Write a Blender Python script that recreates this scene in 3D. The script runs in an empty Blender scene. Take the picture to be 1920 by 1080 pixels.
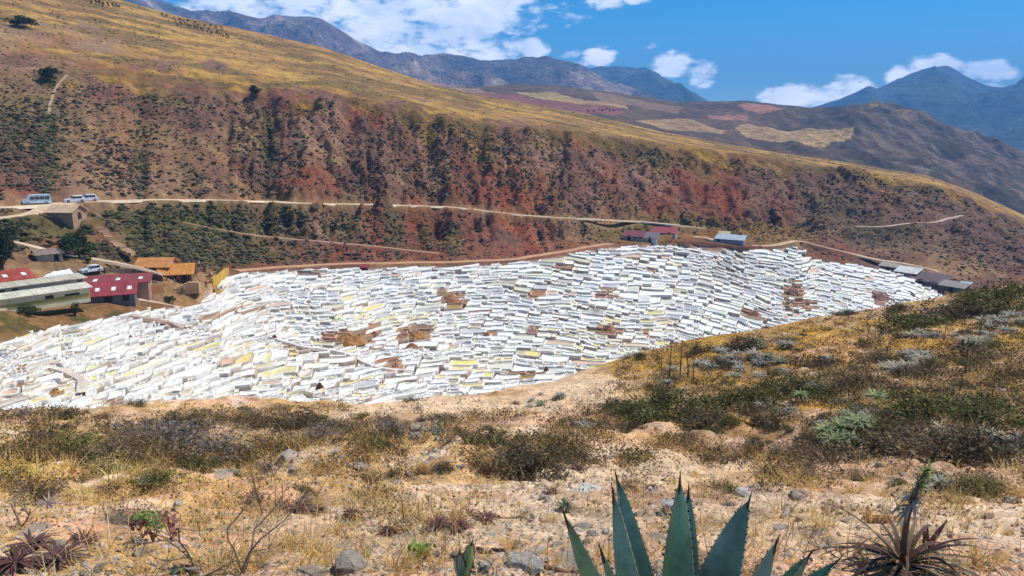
import bpy, bmesh, math, random
import numpy as np
from mathutils import Vector, Matrix

random.seed(7)
rng = np.random.default_rng(11)
S = bpy.context.scene
COL = S.collection

# ------------------------------------------------------------------ camera
F = 1321.0                      # focal length in photo pixels (1920 wide)
PITCH = math.radians(12.0)
CP, SP = math.cos(PITCH), math.sin(PITCH)
cam_data = bpy.data.cameras.new('camera')
cam = bpy.data.objects.new('camera', cam_data)
COL.objects.link(cam)
cam_data.sensor_width = 36.0
cam_data.lens = F / 1920.0 * 36.0
cam_data.clip_start = 0.05
cam_data.clip_end = 60000.0
cam.location = (0, 0, 0)
cam.rotation_euler = (math.radians(90) - PITCH, 0, 0)
S.camera = cam

# ------------------------------------------------------------------ light
SUN_AZ, SUN_EL = math.radians(66), math.radians(56)
sun_vec = Vector((math.sin(SUN_AZ) * math.cos(SUN_EL), math.cos(SUN_AZ) * math.cos(SUN_EL), math.sin(SUN_EL)))
sl = bpy.data.lights.new('sun', 'SUN')
sl.energy = 5.0
sl.angle = math.radians(0.5)
sl.color = (1.0, 0.955, 0.88)
so = bpy.data.objects.new('sun', sl)
so.rotation_euler = sun_vec.to_track_quat('Z', 'Y').to_euler()
so.location = (60, 40, 120)
COL.objects.link(so)

S.view_settings.view_transform = 'Standard'
S.view_settings.look = 'None'
S.view_settings.gamma = 1.0
S.view_settings.use_curve_mapping = False
S.view_settings.exposure = 0.24
S.cycles.use_denoising = True
S.cycles.max_bounces = 6
S.cycles.diffuse_bounces = 2
S.cycles.glossy_bounces = 2
S.cycles.transmission_bounces = 3
S.cycles.transparent_max_bounces = 6
S.cycles.volume_bounces = 0
S.cycles.sample_clamp_indirect = 4.0

SKY_STRENGTH = 0.085


def pix_dir(x, y):
    x = np.asarray(x, float); y = np.asarray(y, float)
    xc, yc = x - 960, y - 540
    fwd = F * CP - yc * SP
    up = -F * SP - yc * CP
    return np.arctan2(xc, fwd), up / np.hypot(xc, fwd)


def to_pix(X, Y, Z):
    d = Y * CP - Z * SP
    d = np.where(np.abs(d) < 1e-3, 1e-3, d)
    return 960 + X / d * F, 540 - (Y * SP + Z * CP) / d * F


# ------------------------------------------------------------------ world: sky with clouds
world = bpy.data.worlds.new('World')
S.world = world
world.use_nodes = True
nt = world.node_tree
nt.nodes.clear()
N, L = nt.nodes.new, nt.links.new


def wmath(op, a, b=None, c=None, clamp=False):
    n = N('ShaderNodeMath'); n.operation = op; n.use_clamp = clamp
    for i, v in enumerate((a, b, c)):
        if v is None: continue
        if isinstance(v, (int, float)): n.inputs[i].default_value = v
        else: L(v, n.inputs[i])
    return n.outputs[0]


sky = N('ShaderNodeTexSky'); sky.sky_type = 'NISHITA'
sky.sun_disc = False
sky.sun_elevation = SUN_EL
sky.sun_rotation = SUN_AZ
sky.altitude = 3200
sky.air_density = 1.0
sky.dust_density = 0.25
sky.ozone_density = 2.2
hsv = N('ShaderNodeHueSaturation'); hsv.inputs['Saturation'].default_value = 1.5
hsv.inputs['Value'].default_value = 1.65
hsv.inputs['Hue'].default_value = 0.488
L(sky.outputs[0], hsv.inputs['Color'])
geo = N('ShaderNodeTexCoord')
sep = N('ShaderNodeSeparateXYZ'); L(geo.outputs['Generated'], sep.inputs[0])
AZ = wmath('ARCTAN2', sep.outputs[0], sep.outputs[1])
EL = wmath('ARCSINE', sep.outputs[2])
# cloud banks: (photo x, y, half width px, half height px, weight)
CLOUDS = [(640, 10, 330, 70, 1.0), (760, 70, 190, 62, 1.0), (910, 28, 130, 40, 1.15), (870, 110, 150, 45, .9), (480, -30, 240, 50, .9), (1005, 96, 36, 24, .9),
          (1062, 104, 26, 13, .75), (1090, 122, 32, 12, .8), (1122, 110, 32, 20, .9), (1262, 122, 44, 22, 1.05),
          (1316, 138, 28, 26, 1.0), (1216, 84, 13, 9, .6), (1128, 4, 30, 14, .75), (1195, -2, 22, 8, .7),
          (1480, 184, 62, 22, 1.0), (1592, 172, 42, 30, 1.05), (1545, 190, 40, 18, .9), (1690, 145, 30, 22, 1.0), (1745, 128, 55, 22, 1.0),
          (1850, 142, 58, 28, 1.05), (1430, 186, 14, 12, .7), (700, 140, 300, 30, .6)]
mask = None
for (cx, cy, rx, ry, w) in CLOUDS:
    a0, t0 = pix_dir(cx, cy)
    a1, _ = pix_dir(cx + rx, cy)
    _, t1 = pix_dir(cx, cy - ry)
    e0, e1 = math.atan(float(t0)), math.atan(float(t1))
    dx = wmath('DIVIDE', wmath('SUBTRACT', AZ, float(a0)), float(a1 - a0))
    dy = wmath('DIVIDE', wmath('SUBTRACT', EL, e0), e1 - e0)
    d2 = wmath('ADD', wmath('MULTIPLY', dx, dx), wmath('MULTIPLY', dy, dy))
    m = wmath('MULTIPLY', wmath('SUBTRACT', 1.0, wmath('MULTIPLY', d2, .62)), w)
    mask = m if mask is None else wmath('SMOOTH_MAX', mask, m, .15)
mask = wmath('MAXIMUM', mask, -1.0)
# the rest of the sky carries the same scattered fair-weather cloud
vm = N('ShaderNodeVectorMath'); vm.operation = 'MULTIPLY'; vm.inputs[1].default_value = (1, 1, 2.2)
L(geo.outputs['Generated'], vm.inputs[0])


def wnoise(scale, detail, rough, dist=0.0):
    n = N('ShaderNodeTexNoise'); n.inputs['Scale'].default_value = scale; n.inputs['Detail'].default_value = detail
    n.inputs['Roughness'].default_value = rough; n.inputs['Distortion'].default_value = dist
    L(vm.outputs[0], n.inputs['Vector']); return n.outputs['Fac']


n1 = wnoise(22, 9, .56, .25)
n2 = wnoise(6.5, 5, .55)
n3 = wnoise(60, 6, .6)
away = wmath('MULTIPLY', wmath('ABSOLUTE', AZ), 1.0)
elsewhere = wmath('MULTIPLY', wmath('SUBTRACT', wnoise(3.2, 6, .55), .56), 5.0)
elsewhere = wmath('SUBTRACT', elsewhere, wmath('MULTIPLY', wmath('SUBTRACT', 1.0, wmath('MULTIPLY', wmath('SUBTRACT', away, .72), 6.0, clamp=True)), 9.0))
mask = wmath('MAXIMUM', mask, elsewhere)
dens = wmath('ADD', mask, wmath('MULTIPLY', wmath('SUBTRACT', n1, .5), 3.0))
dens = wmath('ADD', dens, wmath('MULTIPLY', wmath('SUBTRACT', n2, .5), 1.1))
dens = wmath('ADD', dens, wmath('MULTIPLY', wmath('SUBTRACT', n3, .5), 1.2))
alpha = N('ShaderNodeMapRange'); alpha.interpolation_type = 'SMOOTHSTEP'
alpha.inputs['From Min'].default_value = 0.12; alpha.inputs['From Max'].default_value = 0.95
L(dens, alpha.inputs['Value'])
alpha_o = wmath('MULTIPLY', alpha.outputs[0], 0.94)
thick = N('ShaderNodeMapRange'); thick.inputs['From Min'].default_value = 0.35; thick.inputs['From Max'].default_value = 0.65
L(wnoise(14, 6, .55, .4), thick.inputs['Value'])
ccol = N('ShaderNodeMix'); ccol.data_type = 'RGBA'
ccol.inputs['A'].default_value = (0.60, 0.67, 0.79, 1); ccol.inputs['B'].default_value = (1.0, 0.985, 0.95, 1)
L(thick.outputs[0], ccol.inputs['Factor'])
bg = N('ShaderNodeBackground'); bg.inputs['Strength'].default_value = SKY_STRENGTH
L(hsv.outputs[0], bg.inputs['Color'])
bgc = N('ShaderNodeBackground'); HAZE, HAZE_TOP = 1.8e-4, 700.0
tau = wmath('MULTIPLY', wmath('MINIMUM', wmath('DIVIDE', HAZE_TOP, wmath('MAXIMUM', sep.outputs[2], .02)), 9000.0), HAZE)
L(wmath('MULTIPLY', wmath('EXPONENT', wmath('MULTIPLY', tau, .8)), .92), bgc.inputs['Strength'])   # extra cloud glow added towards the horizon to offset the haze
L(ccol.outputs['Result'], bgc.inputs['Color'])
mx = N('ShaderNodeMixShader'); L(alpha_o, mx.inputs[0]); L(bg.outputs[0], mx.inputs[1]); L(bgc.outputs[0], mx.inputs[2])
wo = N('ShaderNodeOutputWorld'); L(mx.outputs[0], wo.inputs['Surface'])

# ------------------------------------------------------------------ helpers: noise
def _h(ix, iy, seed):
    h = (ix.astype(np.int64) * 374761393 + iy.astype(np.int64) * 668265263 + seed * 974711) & 0xFFFFFFFF
    h = ((h ^ (h >> 13)) * 1274126177) & 0xFFFFFFFF
    return ((h ^ (h >> 16)) & 0xFFFFFF) / float(0xFFFFFF)


def vnoise(x, y, seed=0):
    x = np.asarray(x, float); y = np.asarray(y, float)
    ix = np.floor(x); iy = np.floor(y)
    fx = x - ix; fy = y - iy
    fx = fx * fx * (3 - 2 * fx); fy = fy * fy * (3 - 2 * fy)
    a = _h(ix, iy, seed); b = _h(ix + 1, iy, seed); c = _h(ix, iy + 1, seed); d = _h(ix + 1, iy + 1, seed)
    return a + (b - a) * fx + (c - a) * fy + (a - b - c + d) * fx * fy


def fbm(x, y, oct=4, seed=0, gain=.5):
    s = 0; a = 1.0; t = 0
    for i in range(oct):
        s = s + a * vnoise(x, y, seed + i * 17); t += a
        a *= gain; x = x * 2.03 + 3.1; y = y * 2.03 + 1.7
    return s / t


def ridged(x, y, oct=4, seed=0):
    s = 0; a = 1.0; t = 0
    for i in range(oct):
        s = s + a * (1 - np.abs(2 * vnoise(x, y, seed + i * 31) - 1)); t += a
        a *= .5; x = x * 2.1 + 5.3; y = y * 2.1 + 2.9
    return s / t


def sstep(a, b, x):
    t = np.clip((x - a) / (b - a), 0, 1)
    return t * t * (3 - 2 * t)


def inpoly(px, py, poly):
    px = np.asarray(px, float); py = np.asarray(py, float)
    r = np.zeros(px.shape, bool)
    n = len(poly); j = n - 1
    for i in range(n):
        xi, yi = poly[i]; xj, yj = poly[j]
        if yi != yj:
            c = ((yi > py) != (yj > py)) & (px < (xj - xi) * (py - yi) / (yj - yi) + xi)
            r ^= c
        j = i
    return r


def blob(px, py, cx, cy, rx, ry, soft=1.0):
    d = np.sqrt(((px - cx) / rx) ** 2 + ((py - cy) / ry) ** 2)
    return 1 - sstep(1 - .5 * soft, 1 + .5 * soft, d)


# ------------------------------------------------------------------ helpers: mesh and objects
def raw_mesh(name, V, faces, cols=None, smooth=False):
    """V (n,3); faces: list of (m,k) int arrays; cols (n,3) point colours."""
    V = np.asarray(V, np.float32)
    me = bpy.data.meshes.new(name)
    me.vertices.add(len(V)); me.vertices.foreach_set('co', V.ravel())
    faces = [np.asarray(f, np.int32) for f in faces if len(f)]
    li = np.concatenate([f.ravel() for f in faces])
    tot = np.concatenate([np.full(len(f), f.shape[1], np.int32) for f in faces])
    st = np.concatenate([[0], np.cumsum(tot)[:-1]]).astype(np.int32)
    me.loops.add(len(li)); me.loops.foreach_set('vertex_index', li.astype(np.int32))
    me.polygons.add(len(tot)); me.polygons.foreach_set('loop_start', st)
    me.polygons.foreach_set('use_smooth', np.full(len(tot), smooth, bool))
    me.update(calc_edges=True)
    if cols is not None:
        at = me.color_attributes.new('Col', 'FLOAT_COLOR', 'POINT')
        c = np.ones((len(V), 4), np.float32); c[:, :3] = cols
        at.data.foreach_set('color', c.ravel())
    return me


def satur(c, k):
    l = (c @ np.array((.3, .55, .15)))[..., None]
    return np.clip(l + (c - l) * k, .008, .9)


class Acc:
    def __init__(s): s.V = []; s.F = {}; s.C = []; s.n = 0
    def add(s, V, faces, col):
        V = np.asarray(V, float).reshape(-1, 3)
        c = np.asarray(col, float)
        if c.ndim == 1: c = np.tile(c, (len(V), 1))
        for f in faces:
            f = np.asarray(f, int)
            if len(f): s.F.setdefault(f.shape[1], []).append(f + s.n)
        s.V.append(V); s.C.append(c); s.n += len(V)
    def box(s, lo, hi, col, M=None):
        x0, y0, z0 = lo; x1, y1, z1 = hi
        V = np.array([(x0, y0, z0), (x1, y0, z0), (x1, y1, z0), (x0, y1, z0), (x0, y0, z1), (x1, y0, z1), (x1, y1, z1), (x0, y1, z1)], float)
        if M is not None: V = V @ np.array(M)[:3, :3].T + np.array(M)[:3, 3]
        s.add(V, [[(3, 2, 1, 0), (4, 5, 6, 7), (0, 1, 5, 4), (1, 2, 6, 5), (2, 3, 7, 6), (3, 0, 4, 7)]], col)
    def tube(s, pts, rad, col, k=6):
        pts = np.asarray(pts, float); n = len(pts)
        rad = np.broadcast_to(np.asarray(rad, float), (n,))
        t = np.gradient(pts, axis=0); t /= np.linalg.norm(t, axis=1)[:, None] + 1e-9
        ref = np.array([0.31, 0.17, 0.93]); 
        if abs(t[0] @ ref) > .9: ref = np.array([1., 0, 0])
        u = np.cross(t, ref); u /= np.linalg.norm(u, axis=1)[:, None] + 1e-9
        w = np.cross(t, u)
        a = np.arange(k) * 2 * math.pi / k
        V = pts[:, None] + rad[:, None, None] * (np.cos(a)[None, :, None] * u[:, None] + np.sin(a)[None, :, None] * w[:, None])
        i = np.arange(n - 1)[:, None] * k; j = np.arange(k)[None]; j2 = (j + 1) % k
        q = np.stack([i + j, i + j2, i + k + j2, i + k + j], -1).reshape(-1, 4)
        s.add(V.reshape(-1, 3), [q, np.arange(k)[None, ::-1], ((n - 1) * k + np.arange(k))[None]], col)
    def mesh(s, name, smooth=False):
        return raw_mesh(name, np.concatenate(s.V), [np.concatenate(v) for v in s.F.values()], np.concatenate(s.C), smooth)


def obj(name, me, m=None, parent=None, loc=None, rz=None):
    o = bpy.data.objects.new(name, me); COL.objects.link(o)
    if m is not None and len(me.materials) == 0: me.materials.append(m)
    if parent is not None: o.parent = parent
    if loc is not None: o.location = loc
    if rz is not None: o.rotation_euler = (0, 0, rz)
    return o


def tag(o, label=None, cat=None, group=None, kind=None):
    if label: o['label'] = label
    if cat: o['category'] = cat
    if group: o['group'] = group
    if kind: o['kind'] = kind
    return o


def thing(name, label, cat, loc=(0, 0, 0), rz=0, group=None):
    o = bpy.data.objects.new(name, None); COL.objects.link(o)
    o.empty_display_size = .2
    o.location = loc; o.rotation_euler = (0, 0, rz)
    return tag(o, label, cat, group)


def copy_tree(o, parent=None):
    c = o.copy(); COL.objects.link(c)
    if parent is not None: c.parent = parent
    for ch in list(KIDS.get(o.name, [])): copy_tree(ch, c)
    return c
KIDS = {}


# ------------------------------------------------------------------ materials
def mat_col(name, rough=.9, noises=((1.0, .6, 1.4),), bump=0.0, bump_scale=2.0, transl=0.0, spec=.25, tint=None):
    """Colour from the 'Col' attribute, mottled by procedural noise (scale, low, high)."""
    m = bpy.data.materials.new(name); m.use_nodes = True
    nt = m.node_tree; n = nt.nodes; l = nt.links
    bs = n['Principled BSDF']; out = n['Material Output']
    bs.inputs['Roughness'].default_value = rough
    bs.inputs['Specular IOR Level'].default_value = spec
    at = n.new('ShaderNodeAttribute'); at.attribute_name = 'Col'
    cur = at.outputs['Color']
    tc = n.new('ShaderNodeTexCoord')
    for (sc, lo, hi) in noises:
        t = n.new('ShaderNodeTexNoise'); t.inputs['Scale'].default_value = sc; t.inputs['Detail'].default_value = 5; t.inputs['Roughness'].default_value = .62
        l.new(tc.outputs['Object'], t.inputs['Vector'])
        mr = n.new('ShaderNodeMapRange'); mr.inputs['From Min'].default_value = .32; mr.inputs['From Max'].default_value = .68
        mr.inputs['To Min'].default_value = lo; mr.inputs['To Max'].default_value = hi
        l.new(t.outputs['Fac'], mr.inputs['Value'])
        mu = n.new('ShaderNodeVectorMath'); mu.operation = 'SCALE'
        l.new(cur, mu.inputs[0]); l.new(mr.outputs[0], mu.inputs['Scale'])
        cur = mu.outputs[0]
    l.new(cur, bs.inputs['Base Color'])
    if bump:
        t = n.new('ShaderNodeTexNoise'); t.inputs['Scale'].default_value = bump_scale; t.inputs['Detail'].default_value = 6; t.inputs['Roughness'].default_value = .65
        l.new(tc.outputs['Object'], t.inputs['Vector'])
        b = n.new('ShaderNodeBump'); b.inputs['Strength'].default_value = 1.0; b.inputs['Distance'].default_value = bump
        l.new(t.outputs['Fac'], b.inputs['Height']); l.new(b.outputs[0], bs.inputs['Normal'])
    if transl:
        tr = n.new('ShaderNodeBsdfTranslucent'); l.new(cur, tr.inputs['Color'])
        mxs = n.new('ShaderNodeMixShader'); mxs.inputs[0].default_value = transl
        l.new(bs.outputs[0], mxs.inputs[1]); l.new(tr.outputs[0], mxs.inputs[2]); l.new(mxs.outputs[0], out.inputs['Surface'])
    return m


M_FORE = mat_col('soil_near', .95, ((.5, .8, 1.2), (4.0, .75, 1.25), (38., .7, 1.3)), bump=.045, bump_scale=16)
M_VALLEY = mat_col('slope_far', .95, ((.16, .8, 1.2), (.7, .72, 1.28), (2.2, .8, 1.2)), bump=.9, bump_scale=.45)
M_PLATEAU = mat_col('plateau_far', .95, ((.012, .8, 1.2), (.06, .65, 1.35), (.22, .6, 1.4)), bump=7, bump_scale=.06)
M_RANGE = mat_col('range_far', .95, ((.0022, .55, 1.45), (.009, .55, 1.5), (.03, .65, 1.35)), bump=110, bump_scale=.008)
M_LEAF = mat_col('leaf', .75, (), transl=.28)
M_SHRUB = mat_col('shrub_far', .9, ((1.5, .7, 1.3),), transl=.12)
M_GRASS = mat_col('straw', .7, (), transl=.32)
M_ROCK = mat_col('stone', .9, ((3., .75, 1.2), (22., .75, 1.2)), bump=.02, bump_scale=25)
M_SALT = mat_col('salt', .72, ((.9, .86, 1.08), (4., .88, 1.08)), bump=.05, bump_scale=3)
M_BRINE = mat_col('brine', .16, ((.9, .86, 1.08), (4., .9, 1.06)), spec=.5)
M_PATH = mat_col('dirt', .95, ((.6, .8, 1.15), (4., .85, 1.15)), bump=.05, bump_scale=5)
M_BUILD = mat_col('masonry', .85, ((.7, .85, 1.1), (4., .85, 1.12)))
M_PAINT = mat_col('painted', .6, ((.5, .8, 1.2), (2.4, .75, 1.2), (9., .85, 1.12)), spec=.3)
M_GLASS = mat_col('glazing', .08, (), spec=.8)
M_AGAVE = mat_col('agave', .42, ((7., .78, 1.18), (45., .84, 1.14)), spec=.5, transl=.32)
M_STRAP = mat_col('strap_leaf', .6, (), spec=.2)
M_CLOTH = mat_col('cloth', .85, ())

# ------------------------------------------------------------------ terrain as height fields
NAZ = 760
AZ0, AZ1 = float(pix_dir(-420, 540)[0]), float(pix_dir(2340, 540)[0])
AZS = np.linspace(AZ0, AZ1, NAZ)


def smooth1(a, k, axis):
    if k < 2: return a
    pad = [(0, 0)] * a.ndim; pad[axis] = (k, k)
    b = np.pad(a, pad, mode='edge')
    ker = np.hanning(2 * k + 1 + 2)[1:-1]; ker /= ker.sum()
    return np.apply_along_axis(lambda v: np.convolve(v, ker, mode='valid'), axis, b)


def line(pts, sm=14):
    """pts: (photo x, photo y, horizontal range) -> range and height per azimuth column."""
    p = np.array(pts, float)
    az, tn = pix_dir(p[:, 0], p[:, 1])
    o = np.argsort(az)
    r = np.interp(AZS, az[o], p[o, 2]); t = np.interp(AZS, az[o], tn[o])
    r = smooth1(r, sm, 0); t = smooth1(t, max(3, sm // 3), 0)
    return r, r * t


class Sheet:
    """A height field meshed on rings and rays, so that near ground is finer than far ground."""
    def __init__(s, lines, rows, sm=6):
        R = np.stack([l[0] for l in lines], 1); Z = np.stack([l[1] for l in lines], 1)      # (NAZ, lines)
        t = []
        for i, n in enumerate(rows): t.append(i + np.arange(n) / n)
        t = np.concatenate(t + [[len(rows)]])
        i0 = np.minimum(t.astype(int), len(rows) - 1); f = t - i0
        s.t = t
        s.R = R[:, i0] * (1 - f) + R[:, i0 + 1] * f
        s.Z = Z[:, i0] * (1 - f) + Z[:, i0 + 1] * f
        if sm: s.R = smooth1(s.R, sm, 1); s.Z = smooth1(s.Z, sm, 1)
        s.X = s.R * np.sin(AZS)[:, None]; s.Y = s.R * np.cos(AZS)[:, None]
        s.PX, s.PY = to_pix(s.X, s.Y, s.Z)
        s.commit()
    def commit(s):
        s.M = np.maximum.accumulate(s.Z / s.R, axis=1)
    def z(s, x, y):
        x = np.atleast_1d(np.asarray(x, float)); y = np.atleast_1d(np.asarray(y, float))
        fi = np.clip((np.arctan2(x, y) - AZ0) / (AZ1 - AZ0) * (NAZ - 1), 0, NAZ - 1.001)
        r = np.hypot(x, y); i = fi.astype(int); w = fi - i
        o = np.empty(len(r))
        for k in range(len(r)):
            a = np.interp(r[k], s.R[i[k]], s.Z[i[k]]); b = np.interp(r[k], s.R[i[k] + 1], s.Z[i[k] + 1])
            o[k] = a + (b - a) * w[k]
        return o
    def hit(s, px, py):
        """First place where the sight line through a photo pixel meets this ground."""
        px = np.atleast_1d(np.asarray(px, float)); py = np.atleast_1d(np.asarray(py, float))
        az, tn = pix_dir(px, py)
        i = np.clip(np.rint((az - AZ0) / (AZ1 - AZ0) * (NAZ - 1)), 0, NAZ - 1).astype(int)
        r = np.empty(len(px)); 
        for k in range(len(px)):
            m = s.M[i[k]]
            q = int(np.searchsorted(m, tn[k]))
            if q <= 0: r[k] = s.R[i[k], 0]; continue
            if q >= len(m): r[k] = s.R[i[k], -1]; continue
            a, b = m[q - 1], m[q]
            f = (tn[k] - a) / (b - a) if b > a else 0
            r[k] = s.R[i[k], q - 1] + f * (s.R[i[k], q] - s.R[i[k], q - 1])
        x, y = r * np.sin(az), r * np.cos(az)
        return np.stack([x, y, s.z(x, y)], 1)
    def mesh(s, name, cols, sat=1.35, gain=1.0):
        cols = satur(cols, sat) * gain
        n, k = s.R.shape
        V = np.stack([s.X, s.Y, s.Z], -1).reshape(-1, 3)
        i = np.arange(n - 1)[:, None] * k; j = np.arange(k - 1)[None]
        q = np.stack([i + j, i + j + 1, i + k + j + 1, i + k + j], -1).reshape(-1, 4)[:, ::-1]
        return raw_mesh(name, V, [q], cols.reshape(-1, 3), smooth=True)


# ---- near hillside
CREST = [(-420, 775, 23), (0, 768, 24), (180, 765, 24), (270, 759, 25), (370, 753, 25), (430, 746, 26), (520, 752, 26), (600, 757, 26), (690, 760, 27), (790, 744, 30), (900, 737, 33), (960, 724, 36),
         (1040, 716, 40), (1100, 693, 45), (1180, 663, 50), (1290, 637, 57), (1380, 621, 61), (1460, 606, 65), (1560, 586, 69), (1650, 572, 73), (1750, 555, 77), (1810, 542, 79), (1920, 530, 82), (2340, 490, 88)]
l_crest = line(CREST, 8)
l0 = (np.full(NAZ, .5), np.full(NAZ, -1.60))
l1 = line([(-420, 1080, 3.9), (0, 1080, 3.15), (480, 1080, 2.7), (960, 1080, 2.5), (1440, 1080, 2.6), (1920, 1080, 2.95), (2340, 1080, 3.5)])
l2 = line([(-420, 955, 6.2), (0, 955, 5.3), (480, 955, 4.4), (960, 955, 3.95), (1440, 950, 4.1), (1920, 950, 4.6), (2340, 950, 5.6)])
l3 = line([(-420, 870, 10), (0, 870, 9), (480, 870, 7.9), (960, 870, 7.2), (1440, 880, 6.9), (1920, 880, 7.3), (2340, 880, 8)])
l4 = line([(-420, 806, 16), (0, 804, 15.5), (480, 800, 15), (960, 800, 14), (1440, 790, 14), (1920, 770, 15), (2340, 760, 16)])
l5 = line([(-420, 786, 19.5), (0, 782, 20), (480, 772, 20), (700, 776, 20), (960, 752, 24), (1200, 715, 29), (1440, 680, 33), (1680, 640, 37), (1920, 610, 40), (2340, 570, 45)])
l6 = (l_crest[0] * 1.18, l_crest[1] - l_crest[0] * .18 * .62)
VB = [(-420, 850, 88), (0, 815, 93), (480, 800, 102), (900, 790, 116), (1100, 752, 128), (1200, 740, 136), (1300, 695, 156), (1430, 645, 180), (1600, 620, 208), (1760, 590, 250), (1920, 570, 280), (2340, 560, 320)]
v0 = line(VB)
FORE = Sheet([l0, l1, l2, l3, l4, l5, l_crest, l6, (v0[0], v0[1] - 3)], [14, 60, 60, 60, 60, 60, 16, 12], sm=8)
fx, fy = FORE.X, FORE.Y
wgt = sstep(1.5, 8, FORE.R)
lim = 1 - sstep(5.6, 6.0, FORE.t)[None, :] * .65
FORE.Z += ((fbm(fx * .35, fy * .35, 4, 3) - .5) * .9 * wgt + (fbm(fx * 1.6, fy * 1.6, 4, 9) - .5) * (.10 + .16 * wgt)
           + (fbm(fx * 7, fy * 7, 3, 21) - .5) * .075 + np.maximum(fbm(fx * 3.3, fy * 3.3, 4, 27) - .56, 0) * .22 * (FORE.R < 30)) * lim
FORE.commit()

# ---- valley: salt slope, road bench, cliff band, golden grass slope
VT = [(-420, 690, 110), (-100, 655, 118), (0, 636, 123), (150, 602, 134), (260, 580, 142), (345, 575, 150), (400, 540, 166), (430, 512, 184), (560, 503, 194), (700, 498, 204), (850, 496, 214), (960, 490, 226), (1100, 467, 250),
      (1200, 457, 270), (1300, 462, 284), (1430, 467, 298), (1495, 460, 308), (1530, 484, 309), (1600, 493, 311), (1680, 508, 310), (1730, 530, 306), (1770, 550, 302), (1850, 560, 315), (1920, 562, 325), (2340, 560, 360)]
v1 = line(VT, 5)
v2 = line([(-420, 570, 130), (-100, 562, 134), (0, 556, 138), (150, 545, 146), (260, 540, 152), (345, 530, 166), (400, 508, 182), (430, 496, 194), (560, 490, 203), (700, 487, 213), (850, 485, 223), (960, 481, 236), (1100, 458, 260),
           (1200, 447, 280), (1300, 450, 294), (1430, 454, 308), (1495, 450, 318), (1600, 478, 324), (1700, 490, 330), (1800, 520, 332), (1920, 540, 338), (2340, 545, 380)])
v3 = line([(-420, 372, 192), (0, 382, 196), (200, 375, 204), (500, 375, 228), (700, 382, 250), (850, 389, 264), (1000, 406, 272), (1100, 412, 286), (1200, 416, 308), (1300, 420, 324), (1500, 430, 352), (1600, 424, 372), (1700, 416, 388), (1810, 402, 412), (1920, 440, 420), (2340, 500, 440)])
v4 = line([(-420, 60, 310), (0, 130, 305), (250, 150, 310), (450, 170, 315), (640, 187, 316), (820, 214, 318), (960, 240, 328), (1090, 255, 345), (1250, 272, 378), (1400, 293, 406), (1550, 312, 432), (1700, 337, 456), (1800, 363, 474), (1920, 415, 488), (2340, 500, 520)])
v5 = line([(-420, -190, 560), (0, -66, 560), (240, 0, 560), (330, 25, 550), (430, 46, 540), (600, 84, 520), (700, 118, 500), (800, 154, 485), (900, 176, 475), (1000, 195, 470), (1100, 212, 472), (1240, 246, 482), (1400, 276, 498), (1600, 306, 516), (1740, 329, 528), (1830, 361, 536), (1920, 402, 545), (2340, 520, 590)])
v6 = (v5[0] * 1.12, v5[1] - v5[0] * .045 - 4)
v7 = (v5[0] * 1.3, v5[1] - v5[0] * .15 - 12)
VAL = Sheet([v0, v1, v2, v3, v4, v5, v6, v7], [110, 26, 80, 150, 70, 8, 4], sm=4)
SALT = Sheet([v0, v1, v2], [100, 12], sm=0)
SALT_POLY = [(-420, 720), (-100, 662), (0, 641), (60, 624), (150, 604), (260, 583), (300, 578), (350, 578), (378, 562), (402, 546), (410, 527), (432, 514), (560, 505), (700, 500), (850, 498), (960, 492), (1040, 480), (1100, 469),
             (1150, 462), (1240, 457), (1300, 464), (1430, 469), (1488, 461), (1500, 466), (1522, 486), (1600, 496), (1680, 511), (1730, 533), (1768, 552), (1765, 600), (1500, 690), (1300, 716), (1000, 800), (480, 806), (-420, 860)]
vx, vy, vpx, vpy = VAL.X, VAL.Y, VAL.PX.copy(), VAL.PY.copy()
ARC = AZS[:, None] * 330.0 + np.zeros_like(VAL.R)
T = VAL.t[None, :] + np.zeros_like(VAL.R)
warp = (fbm(ARC / 40, VAL.R / 60, 3, 5) - .5) * 26
gul = ridged((ARC + warp) / 30, VAL.R / 130, 4, 41)
gul2 = ridged((ARC + warp * .6) / 10, VAL.R / 45, 3, 77)
rough = fbm(vx / 6, vy / 6, 5, 55) - .5
band = sstep(2.15, 2.7, T) * (1 - sstep(3.85, 4.25, T))
cliff = band * sstep(330, 480, vpx) * (1 - .35 * sstep(1500, 1750, vpx))
low = sstep(1.5, 2.2, T) * (1 - sstep(2.6, 3, T))
dz = -(gul - .62) * (4 + 5.5 * cliff) * band - (gul2 - .6) * (2.6 + 4 * cliff) * band + rough * (2.4 + 5.0 * cliff) * band
dz += low * ((gul2 - .6) * -2.0 + rough * 1.2)
gold = sstep(3.9, 4.3, T)
dz += gold * ((fbm(vx / 22, vy / 22, 4, 91) - .5) * 3.0 + rough * .8) * (1 - .7 * sstep(4.7, 5.0, T))
for (gx, gw, gd_) in ((500, 12, 3.8), (262, 13, 1.6), (815, 14, 3.4), (905, 12, 2.4), (1190, 14, 2.2), (1355, 12, 2.4)):
    dz -= gd_ * np.exp(-(((vpx + warp * 1.1 + (gul2 - .6) * 22 - gx) / gw) ** 2)) * band
# cliffs: bands of steeper rock
led = np.sin(VAL.Z * .55 + (fbm(ARC / 18, VAL.R / 30, 3, 15) - .5) * 7)
dz += cliff * led * .9
insalt = inpoly(vpx, vpy, SALT_POLY)
VAL.Z += np.where(insalt, -1.4, dz)
VAL.commit()


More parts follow.
